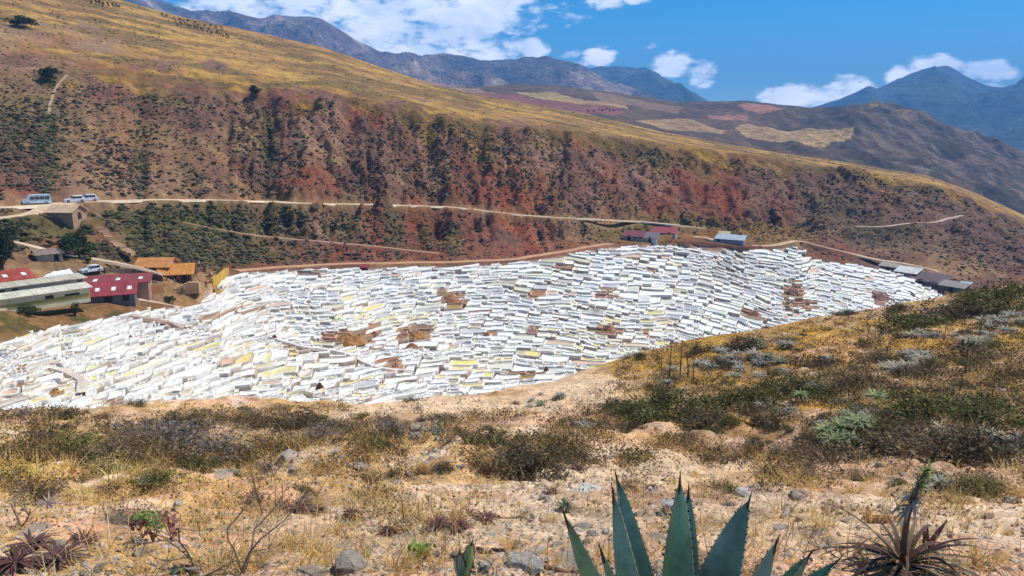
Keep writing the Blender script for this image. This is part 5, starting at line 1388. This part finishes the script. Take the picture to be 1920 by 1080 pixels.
SB = [shrub_base(s) for s in range(50, 60)]
nS = 80000
x = rng.uniform(-60, 1960, nS); y = rng.uniform(-20, 560, nS)
P = VAL.hit(x, y)
X_, Y_, Z_ = P.T; r = np.hypot(X_, Y_)
sx, sy = x, y
ci = np.clip(np.rint((np.arctan2(X_, Y_) - AZ0) / (AZ1 - AZ0) * (NAZ - 1)), 0, NAZ - 1).astype(int)
tt = np.array([np.interp(r[k], VAL.R[ci[k]], VAL.t) for k in range(nS)])
sky_y = np.array([VAL.PY[ci[k], :].min() for k in range(nS)])
ok = (tt > 1.15) & (tt < 5.0) & ~inpoly(x, y, SALT_POLY)
na = fbm(X_ / 14, Y_ / 14, 4, 101); nb_ = vnoise(np.arctan2(X_, Y_) * 330 / 9, r / 26, 133)
gr_ = np.zeros(nS)
for (cx, cy, rx, ry, s) in [(330, 405, 180, 24, 1), (350, 460, 150, 40, .9), (420, 480, 120, 26, .8), (80, 425, 110, 22, .8), (500, 410, 70, 40, .7), (640, 430, 40, 50, .6), (560, 420, 24, 40, .6), (740, 430, 20, 40, .7), (800, 450, 24, 40, .6), (850, 440, 20, 50, .6), (500, 280, 14, 110, .9), (262, 300, 14, 90, .8), (90, 260, 30, 120, .7), (20, 240, 50, 60, .6), (380, 130, 80, 14, .7), (300, 190, 60, 20, .6), (1180, 430, 70, 14, .9), (1290, 418, 120, 12, .8), (70, 45, 40, 14, 1), (0, 20, 40, 30, .8), (90, 150, 20, 24, 1), (900, 300, 120, 60, .4), (760, 300, 60, 80, .4), (1200, 285, 110, 24, .5)]:
    gr_ = np.maximum(gr_, s * np.exp(-(((x - cx) / rx) ** 2 + ((y - cy) / ry) ** 2)))
gold_ = tt > 3.9
bare_ = np.zeros(nS)
for (cx, cy, rx, ry) in [(955, 420, 60, 60), (1300, 370, 60, 30), (1080, 280, 12, 36), (800, 400, 34, 30), (790, 250, 8, 46), (1130, 330, 26, 34), (1740, 510, 110, 16), (330, 560, 110, 30), (220, 450, 40, 20), (110, 455, 16, 14)]:
    bare_ = np.maximum(bare_, np.exp(-(((x - cx) / rx) ** 2 + ((y - cy) / ry) ** 2)))
dn = np.where(gold_, .06 + .40 * sstep(.50, .62, fbm(np.arctan2(X_, Y_) * 330 / 26, r / 10, 4, 191)), .30 + .85 * sstep(.38, .62, nb_) * (.4 + .9 * sstep(.35, .6, na)) + .5 * gr_) * (1 - .8 * bare_)
dn = dn * np.where((tt < 1.95) & (x < 420), .25, 1)
near_path = np.zeros(nS, bool)
for p, (nm, w, pts, pc) in zip(WP, PATHS):
    for q in p[::2]: near_path |= (np.abs(X_ - q[0]) < w * .8 + .6) & (np.abs(Y_ - q[1]) < w * .8 + .6)
near_b = np.zeros(nS, bool)
for o in list(COL.objects):
    if o.type == 'EMPTY' and o.get('category') in ('building', 'van', 'car', 'minibus', 'steps'):
        near_b |= np.hypot(X_ - o.location.x, Y_ - o.location.y) < (14 if 'long' in o['label'] or 'lean' in o['label'] else 6)
ok &= ~near_path & ~near_b & (rng.random(nS) < dn)
idx = np.where(ok)[0]
szs = np.where(gold_, rng.uniform(.4, 1.1, nS), rng.uniform(.3, .9, nS) + 1.0 * rng.random(nS) ** 4 + .8 * gr_ * rng.random(nS) ** 1.5) * (1 + np.clip(r - 300, 0, 400) * .0012)
scol = np.where((gr_ > .35)[:, None], np.array((.074, .074, .034)), np.array((.085, .062, .040))) * rng.uniform(.65, 1.4, (nS, 1))
scol = np.where((rng.random(nS) < .25)[:, None], np.array((.13, .105, .07)) * rng.uniform(.7, 1.2, (nS, 1)), scol)
scol = np.where(gold_[:, None], np.array((.15, .115, .05)) * rng.uniform(.6, 1.4, (nS, 1)), scol)
app = szs / r
ordr = idx[np.argsort(-app[idx])]
ind, oth = ordr[:290], ordr[290:]
SV = []
for q in range(10):
    V, Fc = SB[q]
    global_rng = np.random.default_rng(q); a = Acc(); a.add(V, [Fc], (.085, .08, .038) if q < 6 else (.09, .07, .045))
    rng2 = rng; rng = np.random.default_rng(400 + q); leaves(a, dome(60) * 1.05 + [0, 0, .05], rng.uniform(.07, .13, 60), jit((.098, .092, .042) if q < 6 else (.10, .075, .045), 60, .4)); rng = rng2
    SV.append(ensure(a.mesh('shrub'), M_SHRUB))
VLAND = [(70, 350, 'on the bank behind the minibus'), (60, 250, 'on the brown slope high above the minibus'), (40, 180, 'beside the high trail'), (95, 160, 'in the gully under the climbing trail'), (170, 300, 'above the parked white cars'), (260, 300, 'in the first gully line above the road'), (370, 300, 'on the tan slope above the road'), (500, 290, 'in the deep gully line'), (620, 300, 'on the red brown ribs'), (760, 300, 'on the dark ribs of the cliff'), (900, 320, 'among the highest red cliffs'), (1050, 320, 'under the rim of the middle cliffs'),
         (60, 420, 'beside the dirt track to the stone house'), (40, 470, 'by the edge tree'), (150, 440, 'between stone house and round tree'), (215, 410, 'at the top of the stone stairway'), (250, 440, 'beside the stone stairway'), (300, 400, 'just below the road in the scrub'), (300, 470, 'above the orange roofs'), (380, 410, 'under the pale road bend'), (400, 470, 'behind the viewing terrace'), (460, 410, 'above the faint footpath'), (470, 480, 'below the faint footpath'), (540, 420, 'where the scrub thins out'), (560, 470, 'above the ledge path start'), (640, 430, 'on the striped bank below the road'), (730, 430, 'on the red bank below the road'), (800, 450, 'beside the end of the faint footpath'), (860, 440, 'under the road bend at the cliffs'), (960, 440, 'on the red foot of the cliffs'), (1060, 440, 'above the rising ledge path'), (1150, 425, 'behind the far red roofed houses'), (1290, 415, 'behind the blue roofed shed'), (1450, 410, 'on the slope beyond the blue roofed shed'), (1650, 440, 'by the far pale path'), (1750, 480, 'above the farthest sheds')]
def vplace(px, py): return min(VLAND, key=lambda l: (l[0] - px) ** 2 + 2 * (l[1] - py) ** 2)[2]
for k in ind:
    o = obj('shrub', SV[int(rng.integers(0, 6 if gr_[k] > .3 else 10))], None, None, (P[k, 0], P[k, 1], P[k, 2] - .05), random.uniform(0, 6.28))
    o.scale = (szs[k] * random.uniform(.9, 1.4), szs[k], szs[k] * random.uniform(.7, 1.1))
    lb = ('large ' if szs[k] > 1.75 else '') + ('wide ' if o.scale[0] > 1.2 * o.scale[1] else '') + ('tall ' if o.scale[2] > o.scale[1] else 'low ' if o.scale[2] < .82 * o.scale[1] else '') + ('dark green' if gr_[k] > .35 else 'brownish') + ' shrub ' + vplace(sx[k], sy[k]); tag(o, lb, 'shrub', lb)
a = Acc(); kind = rng.integers(0, 10, len(oth))
for q in range(10):
    V, Fc = SB[q]; m = oth[kind == q]; n = len(m)
    if not n: continue
    an = rng.uniform(0, 6.28, n); ca, sa = np.cos(an)[:, None], np.sin(an)[:, None]
    W = np.stack([V[None, :, 0] * ca - V[None, :, 1] * sa, V[None, :, 0] * sa + V[None, :, 1] * ca, np.repeat(V[None, :, 2], n, 0)], -1) * szs[m][:, None, None] * np.array([1.15, 1.15, .85]) + P[m][:, None] - [0, 0, .08]
    a.add(W.reshape(-1, 3), [(Fc[None] + np.arange(n)[:, None, None] * len(V)).reshape(-1, 3)], np.repeat(scol[m], len(V), 0) * rng.uniform(.7, 1.3, (n * len(V), 1)))
tag(obj('shrubs', a.mesh('shrubs'), M_SHRUB), 'countless small dark shrubs dotting the far slope', 'shrubs', None, 'stuff')
print('shrubs', len(idx))

# ------------------------------------------------------------------ trees
def tree(name, label, px, py, w, h, trunk, col, sheet=None, seed=1, group=None, clumps=22, nl=1500, leaf=.26, cat='tree'):
    global rng
    sheet = sheet or VAL
    p = sheet.hit(px, py)[0]; rng = np.random.default_rng(seed)
    t = thing(name, label, cat, (p[0], p[1], p[2] - .1), random.uniform(0, 6), group)
    a = Acc(); a.tube([(0, 0, -.3), (.05, .02, trunk * .6), (.0, .08, trunk), (.04, 0, h * .7)], [.16 * h / 5, .13 * h / 5, .10 * h / 5, .03], (.13, .09, .06), 7)
    for i in range(6):
        an = i * 1.05 + rng.uniform(0, .5); a.tube([(0, 0, trunk * .7), (math.cos(an) * w * .2, math.sin(an) * w * .2, trunk + (h - trunk) * .3), (math.cos(an) * w * .38, math.sin(an) * w * .38, trunk + (h - trunk) * .55)], [.07 * h / 5, .05 * h / 5, .02], (.12, .085, .06), 5)
    obj('trunk', a.mesh('trunk'), M_LEAF, t)
    c = Acc(); cc = unit(rng.normal(size=(clumps, 3))) * rng.uniform(.3, .8, (clumps, 1)); rad = rng.uniform(.22, .42, clumps)
    k = rng.integers(0, clumps, nl); q = cc[k] + unit(rng.normal(size=(nl, 3))) * (rad[k] * rng.uniform(.6, 1, nl))[:, None]
    q = q * np.array([w / 2, w / 2, (h - trunk * .7) / 2]) + [0, 0, trunk * .7 + (h - trunk * .7) / 2]
    leaves(c, q, leaf * rng.uniform(.6, 1.3, nl), jit(col, nl, .4) * rng.uniform(.7, 1.3, clumps)[k][:, None], .55)
    obj('crown', c.mesh('crown'), M_LEAF, t)
    return t


tree('tree', 'large round dark green tree above the red roofed hall', 149, 484, 8.6, 6.0, 1.0, (.055, .085, .025), seed=5, nl=2600)
tree('tree', 'tall dark tree beside the red roofed shed at the frame edge', 6, 512, 7, 8.5, 1.6, (.035, .05, .02), seed=8, nl=2200)
tree('tree', 'small dark bush tree above the tall edge tree', 19, 456, 4.2, 3.4, .5, (.05, .065, .025), seed=9, nl=900)
tree('tree', 'little bright green tree by the pale parked car', 165, 494, 1.8, 1.8, .4, (.12, .14, .035), seed=10, nl=300, leaf=.16)
tree('tree', 'round shrub tree below the stone steps', 318, 567, 2.6, 1.6, .3, (.07, .085, .03), seed=11, nl=400, leaf=.16)
tree('tree', 'dark green tree on the grassy bank below the lean-to', 54, 592, 3.8, 2.0, .3, (.08, .10, .03), seed=12, nl=700, leaf=.18)
tree('tree', 'narrow dark tree on the bank at the end of the lean-to', 142, 592, 1.6, 2.6, .3, (.05, .065, .025), seed=13, nl=400, leaf=.16)
tree('tree', 'dark spreading tree high on the golden slope edge', 45, 52, 13, 5.0, .8, (.05, .055, .025), seed=14, nl=1600, leaf=.4)
tree('tree', 'dark bush tree in the gully beside the climbing trail', 92, 152, 8, 5.0, .5, (.05, .065, .025), seed=15, nl=1200, leaf=.35)
tree('tree', 'dark round tree at the rim above the brown slope', 480, 178, 6, 4.0, .6, (.05, .06, .028), seed=16, nl=900, leaf=.32)
# rows of young trees on the golden slope, and the dark row on the plateau
def row(n, x0, y0, x1, y1, w, h, col, label, group, sheet, jx=3, jy=2.5):
    for i in range(n):
        f = (i + .5) / n
        tree('young_tree', label, x0 + (x1 - x0) * f + random.uniform(-jx, jx), y0 + (y1 - y0) * f + random.uniform(-jy, jy), w * random.uniform(.7, 1.2), h * random.uniform(.7, 1.25), h * .15, col, sheet, 40 + i, group, clumps=6, nl=60, leaf=w * .16)
row(16, 160, 2, 222, 16, 2.0, 3.0, (.075, .075, .03), 'young tree in the row highest on the golden slope', 'young trees highest on the golden slope', VAL)
row(26, 330, 44, 432, 72, 1.7, 2.4, (.12, .11, .04), 'young tree in the planted row on the golden slope', 'young trees planted in a row', VAL)
row(12, 300, 30, 420, 58, 1.8, 2.2, (.10, .095, .04), 'young tree along the skyline of the golden slope', 'young trees along the golden skyline', VAL)
row(16, 1098, 210, 1182, 207, 4.0, 5.5, (.045, .05, .03), 'dark tree in the row beside the tan plateau field', 'dark trees in a row on the plateau', PLA, 2, 1)

# ------------------------------------------------------------------ the big agave
def agave_leaf(parent, base, tip, W, out, col, seed, fold=1.05, up=None):
    base, tip = np.array(base, float), np.array(tip, float)
    ax = tip - base; Ln = np.linalg.norm(ax); ax /= Ln
    h = np.array(out, float); h[2] = 0; h = unit(h)
    nrm = unit(np.array([0, 0, 1.0]) * .0 - h + np.array([0, 0, .35])); nrm = unit(nrm - ax * (nrm @ ax))          # inner face looks to the plant's axis
    side = np.cross(ax, nrm)
    t = np.linspace(0, 1, 22)
    cen = base + ax * (t * Ln)[:, None] - nrm * (np.sin(t * math.pi) * .05 * Ln)[:, None]
    w = W * np.minimum(1, .60 + 1.0 * t) * np.clip(1 - t ** 2.6, 0, 1) ** .85 + .002
    u = np.array([-1, -.9, -.6, -.3, 0, .3, .6, .9, 1])
    dish = fold * w[:, None] * .5 * (u[None] ** 2 + .004) ** .6
    top = cen[:, None] + side * (w[:, None] * .5 * u[None])[..., None] + nrm * dish[..., None]
    th = (.16 * w[:, None] * (1 - u[None] ** 2) + .002)
    bot = top - nrm * th[..., None]
    V = np.concatenate([top.reshape(-1, 3), bot.reshape(-1, 3)]); n, k = len(t), 9
    i = np.arange(n - 1)[:, None] * k; j = np.arange(k - 1)[None]
    q = np.stack([i + j, i + j + 1, i + k + j + 1, i + k + j], -1).reshape(-1, 4)
    e0 = np.arange(n - 1) * k; e1 = e0 + k - 1; o_ = n * k
    edge = np.concatenate([np.stack([e0, e0 + k, e0 + k + o_, e0 + o_], 1), np.stack([e1 + k, e1, e1 + o_, e1 + k + o_], 1)])
    r_ = np.random.default_rng(seed)
    cc = np.array(col) * (1 + .10 * np.sin(t * 9 + seed))[:, None]
    C = np.repeat(cc[:, None], k, 1); edgew = (np.abs(u) > .95)
    im = np.abs(((t[:, None] * 3.1 - .5 * u[None] ** 2 + .3 * seed) % 1) - .5) < .05
    C = np.where(im[..., None], C * .80, C * (.94 + .12 * r_.random((n, k, 1))))
    tipw = sstep(.955, .99, t + .02 * r_.random(len(t)))[:, None, None]
    C = C * (1 - tipw) + np.array((.16, .10, .06)) * tipw
    C[:, edgew] = C[:, edgew] * .25 + np.array((.62, .60, .44)) * .75
    C = C.reshape(-1, 3)
    a = Acc(); a.add(V, [q[:, ::-1], q + o_, edge], np.concatenate([C, C * .92]))
    lf = obj('leaf', a.mesh('leaf', True), M_AGAVE, parent)
    s = Acc(); s.tube([cen[-2] , tip + ax * .004, tip + ax * .032], [.0045, .003, .0006], (.055, .03, .025), 5)
    obj('tip_spine', s.mesh('tip_spine'), M_AGAVE, lf)
    te = Acc()
    for sgn, uu in ((-1, 0), (1, 8)):
        for tq in np.arange(.08, .97, .035):
            f = tq * 21; i0 = int(f); pA = top[i0, uu] + (top[i0 + 1, uu] - top[i0, uu]) * (f - i0)
            dd = side * sgn * .9 + ax * .35 * r_.uniform(-1, 1)
            te.add([pA - ax * .0035, pA + ax * .0035, pA + nrm * .003, pA + unit(dd) * r_.uniform(.006, .010)], [[(0, 1, 3), (1, 2, 3), (2, 0, 3), (0, 2, 1)]], (.07, .035, .025))
    tag(obj('marginal_teeth', te.mesh('marginal_teeth'), M_AGAVE, lf), kind='stuff')
    return lf


def tip_at(px, py, r):
    az, tn = pix_dir(px, py); return np.array([r * math.sin(az), r * math.cos(az), r * float(tn)])


az0, _ = pix_dir(1288, 1080)
AC = np.array([1.82 * math.sin(az0), 1.82 * math.cos(az0), 0]); AC[2] = float(FORE.z(AC[0], AC[1])[0])
ag = thing('agave', 'big blue green agave with broad toothed leaves in front of the viewer', 'agave', tuple(AC))
GB, GG, GL = (.30, .41, .35), (.25, .40, .24), (.42, .57, .24)
AL = [((1060, 968), 1.62, .105, GG), ((1157, 899), 1.98, .11, GB), ((1150, 924), 1.72, .105, GB), ((1153, 955), 1.92, .07, GL), ((1128, 1034), 1.50, .075, GG), ((1275, 902), 1.72, .115, GG), ((1291, 922), 2.06, .105, GB), ((1405, 938), 2.02, .165, GB),
      ((1455, 1018), 1.66, .11, GB), ((1516, 1043), 1.86, .115, GG), ((1568, 1054), 2.08, .11, GG), ((1230, 1115), 1.40, .11, GG), ((1340, 1125), 1.38, .11, GB), ((1010, 1110), 1.7, .11, GG), ((1420, 1115), 1.5, .11, GG), ((1110, 1095), 2.0, .11, GG)]
for i, ((x, y), r_, W, c) in enumerate(AL):
    tp_ = tip_at(x, y, r_) - AC
    out = tp_.copy(); out[2] = 0; L_ = np.linalg.norm(out)
    b = out / max(L_, 1e-6) * .06 + np.array([0, 0, .04])
    agave_leaf(ag, b, tp_, W, out, np.array(c), i)
a = Acc(); a.tube([(0, 0, -.1), (0, 0, .12)], [.11, .07], (.16, .17, .10), 12); obj('stem', a.mesh('stem'), M_AGAVE, ag)
p = FORE.hit(868, 1079)[0]; p = p * np.array([.99, .99, 1]); 
sg = thing('agave', 'small young agave with a few pale green leaves at the lower edge', 'agave', tuple(p))
for i, (x, y, r_, W, c) in enumerate([(885, 1018, 2.45, .05, GL), (862, 1036, 2.42, .035, GB), (852, 1048, 2.5, .04, GL), (880, 1095, 2.2, .04, GG), (905, 1080, 2.5, .035, GG)]):
    tp_ = tip_at(x, y, r_) - p; out = tp_ + np.array([.02 * (i - 2), .01, 0]); out[2] = 0
    agave_leaf(sg, unit(out) * .015, tp_, W, out, np.array(c), 50 + i)

# ------------------------------------------------------------------ dark arching bromeliad with its flower stem
p = FORE.hit(1692, 1068)[0]; K = math.hypot(p[0], p[1]) / F * 1.08
br = thing('bromeliad', 'dark red arching bromeliad with a leafy flowering stem', 'bromeliad', tuple(p))
rng = np.random.default_rng(5)
for i in range(46):
    an = i * 2.39996 + rng.normal(0, .15); el = rng.uniform(.05, .95)
    d = np.array([[math.cos(an) * math.cos(el), math.sin(an) * math.cos(el), math.sin(el)]])
    a = Acc(); blades(a, d * .03 + [0, 0, .02], d, rng.uniform(.30, .56), rng.uniform(.013, .022), rng.uniform(.45, 1.0), 8, jit(((.065, .03, .02), (.085, .042, .024), (.04, .024, .018), (.20, .135, .07))[i % 4], 1, .2), wprof=(1, 1, .95, .88, .78, .64, .46, .25, .02), side=unit(np.cross(d, [0, 0, 1.0])))
    obj('leaf', a.mesh('leaf'), M_STRAP, br)
top = tip_at(1742, 878, math.hypot(p[0], p[1]) * 1.0) - p; mid = tip_at(1693, 950, math.hypot(p[0], p[1]) * 1.0) - p
ts = np.linspace(0, 1, 14)[:, None]; st = np.array([0, 0, .03]) * (1 - ts) ** 2 + mid * np.array([1, 1, 1.05]) * 2 * ts * (1 - ts) * 1.0 + top * ts ** 2
a = Acc(); a.tube(st, np.linspace(.013, .006, 14), (.16, .085, .06), 7); obj('flower_stem', a.mesh('flower_stem'), M_AGAVE, br)
a = Acc(); n = 150; f = rng.uniform(.55, 1, n); b = np.stack([np.interp(f, ts[:, 0], st[:, k]) for k in range(3)], 1); d = rng.normal(size=(n, 3)) + np.array([.3, 0, .6])
blades(a, b, d, rng.uniform(.025, .055, n), .011, .1, 2, np.where((f > .75)[:, None], jit((.34, .36, .12), n), jit((.30, .24, .14), n))); obj('flower_spike', a.mesh('flower_spike'), M_LEAF, br)
a = Acc(); n = 34; f = rng.uniform(.46, .66, n); b = np.stack([np.interp(f, ts[:, 0], st[:, k]) for k in range(3)], 1); d = np.c_[rng.normal(-.5, .9, n), rng.normal(0, .8, n), rng.uniform(.1, .9, n)]
blades(a, b, d, rng.uniform(.05, .10, n), .014, 1.1, 4, jit((.40, .34, .27), n), side=None); obj('stem_bract', a.mesh('stem_bract'), M_LEAF, br)
p = FORE.hit(1738, 1030)[0]
a = Acc(); d = np.array([[-.1, 0, 1], [.55, .2, .8], [.0, .3, .6], [.8, 0, .45]]); blades(a, np.zeros((4, 3)), d, np.array([.13, .17, .1, .12]), .028, np.array([0, .1, .1, .3]), 6, jit((.13, .05, .045), 4), wprof=(.8, 1, .95, .8, .6, .35, .02))
tag(obj('spiky_plant', a.mesh('spiky_plant'), M_AGAVE, None, tuple(p)), 'little dark red spiky sprout beside the arching bromeliad', 'plant')

# ------------------------------------------------------------------ bare shrub, weeds, branches
def twig(a, p, d, L_, r_, depth):
    pts = [p]; 
    for i in range(4):
        d = unit(d + rng.normal(0, .16, 3) + [0, 0, .05]); pts.append(pts[-1] + d * L_ / 4)
    a.tube(pts, np.linspace(r_, r_ * .55, 5), np.array((.36, .27, .19)) * rng.uniform(.6, 1.2), 5)
    if depth:
        for i in range(rng.integers(2, 4)): twig(a, pts[rng.integers(2, 5)], unit(d + rng.normal(0, .55, 3)), L_ * rng.uniform(.5, .8), r_ * .55, depth - 1)


rng = np.random.default_rng(31)
for (x, y, h, n, lb) in [(452, 1078, .28, 3, 'bare branching shrub with grey twigs at the lower edge'), (385, 1070, .24, 3, 'bare twiggy shrub beside the green leafed weed'), (40, 985, .16, 2, 'small bare twiggy shrub beside the pale slab')]:
    p = FORE.hit(x, y)[0]; t = thing('bare_shrub', lb, 'shrub', tuple(p))
    for i in range(n):
        a = Acc(); twig(a, np.array([rng.normal(0, .02), rng.normal(0, .02), -.02]), unit(np.array([rng.normal(0, .5), rng.normal(0, .3), 1.0])), h, .0055, 3); obj('branch', a.mesh('branch'), M_LEAF, t)
    a = Acc(); nl = 60; c_ = np.c_[rng.normal(0, h * .33, (nl, 2)), rng.uniform(.05, h * 1.2, nl)]; leaves(a, c_, rng.uniform(.006, .014, nl), jit((.30, .24, .10), nl, .5), .45); obj('dry_leaves', a.mesh('dry_leaves'), M_LEAF, t)
for (x, y, h, c_, lb) in [(287, 1018, .16, (.20, .36, .07), 'bright green leafy weed beside dark red leaves'), (268, 1008, .10, (.20, .045, .06), 'dark red leafy weed beside the bright green one'), (322, 1012, .12, (.28, .12, .10), 'reddish weed behind the bare shrub'), (790, 1042, .05, (.24, .40, .06), 'low bright green weed in yellow grass')]:
    p = FORE.hit(x, y)[0]; t = thing('weed', lb, 'weed', tuple(p))
    for i in range(5):
        an = i * 1.25; a = Acc(); q = np.array([math.cos(an) * .03, math.sin(an) * .03, h * (.5 + .13 * i)]); a.tube([(0, 0, 0), q * .5, q], .0022, (.16, .13, .07), 4); obj('stem', a.mesh('stem'), M_LEAF, t)
        a = Acc(); leaves(a, q + rng.normal(0, .018, (9, 3)), rng.uniform(.010, .02, 9), jit(c_, 9, .3), .6); obj('leaves', a.mesh('leaves'), M_LEAF, t)
p = FORE.hit(335, 1079)[0]; t = thing('succulent', 'succulent with broad curled violet grey leaves at the lower edge', 'succulent', tuple(p + np.array([0, .05, 0])))
for i, (dx, dz_, c_, W, L_) in enumerate([(-.35, .9, (.36, .26, .25), .05, .09), (.1, 1.0, (.10, .13, .08), .045, .08), (.85, .6, (.40, .29, .28), .05, .15), (-.9, .3, (.30, .25, .22), .05, .10), (.4, .4, (.30, .36, .30), .05, .09), (-.1, .3, (.26, .32, .2), .05, .09)]):
    a = Acc(); d = np.array([[dx, -.25, dz_]]); blades(a, np.array([[0, 0, 0.]]), d, L_, W, .7, 7, jit(c_, 1, .1), wprof=(.4, .75, .95, 1, .95, .8, .5, .05)); obj('leaf', a.mesh('leaf', True), M_AGAVE, t)


def stick(px0, py0, px1, py1, r_, col, name, lb, cat):
    A = FORE.hit(px0, py0)[0]; B = FORE.hit(px1, py1)[0]; n = 10
    P_ = np.array([A + (B - A) * i / (n - 1) for i in range(n)]); P_[:, 2] = FORE.z(P_[:, 0], P_[:, 1]) + r_ * .7; P_ += np.r_[[np.zeros(3)], rng.normal(0, r_ * .35, (n - 2, 3)), [np.zeros(3)]]
    c0 = P_.mean(0); a = Acc(); a.tube(P_ - c0, r_ * np.linspace(1, .7, n) * rng.uniform(.85, 1.15, n), np.array(col), 8)
    tag(obj(name, a.mesh(name), M_ROCK, None, tuple(c0)), lb, cat)


stick(1622, 968, 1682, 978, .022, (.50, .25, .09), 'log', 'orange brown piece of split wood lying on pale ground', 'log')
stick(1010, 1060, 1110, 1074, .009, (.22, .13, .08), 'fallen_branch', 'thin fallen branch across the flat pale stones', 'branch')
stick(895, 1030, 960, 1048, .009, (.16, .08, .06), 'fallen_branch', 'dark fallen branch behind the small young agave', 'branch')
stick(1255, 940, 1280, 965, .007, (.25, .17, .11), 'fallen_branch', 'short fallen stick behind the upright agave leaf', 'branch')
stick(920, 968, 990, 962, .010, (.20, .12, .08), 'fallen_branch', 'fallen stick beside dark red rosettes', 'branch')

# things that still share a label are told apart by distance where there are only two or three
byl = {}
for o in COL.objects:
    if o.parent is None and o.get('category') and o.get('label'): byl.setdefault(o['label'], []).append(o)
for lb, os_ in byl.items():
    if 2 <= len(os_) <= 3:
        os_.sort(key=lambda o: o.location.length)
        for o, wd in zip(os_, ('nearer', 'farther') if len(os_) == 2 else ('nearer', 'middle', 'farther')):
            if len(lb.split()) <= 15: o['label'] = lb + ', ' + wd
            if not o.get('group'): o['group'] = lb
# ------------------------------------------------------------------ air
top_z = max(float((o.matrix_world @ Vector(c)).z) for o in COL.objects if o.type == 'MESH' for c in o.bound_box)
hz = Acc(); hz.box((-12000, -900, -421), (12000, 9500, top_z + 15), (1, 1, 1)); print('haze top', top_z)
hm = bpy.data.materials.new('air'); hm.use_nodes = True
hn = hm.node_tree.nodes; hn.clear()
pv = hn.new('ShaderNodeVolumePrincipled'); pv.inputs['Color'].default_value = (.17, .47, 1, 1); pv.inputs['Density'].default_value = HAZE
pv.inputs['Anisotropy'].default_value = 0.0
ho = hn.new('ShaderNodeOutputMaterial'); hm.node_tree.links.new(pv.outputs[0], ho.inputs['Volume'])
tag(obj('haze', hz.mesh('haze'), hm), 'thin blue mountain air over the valley', None, None, 'stuff')
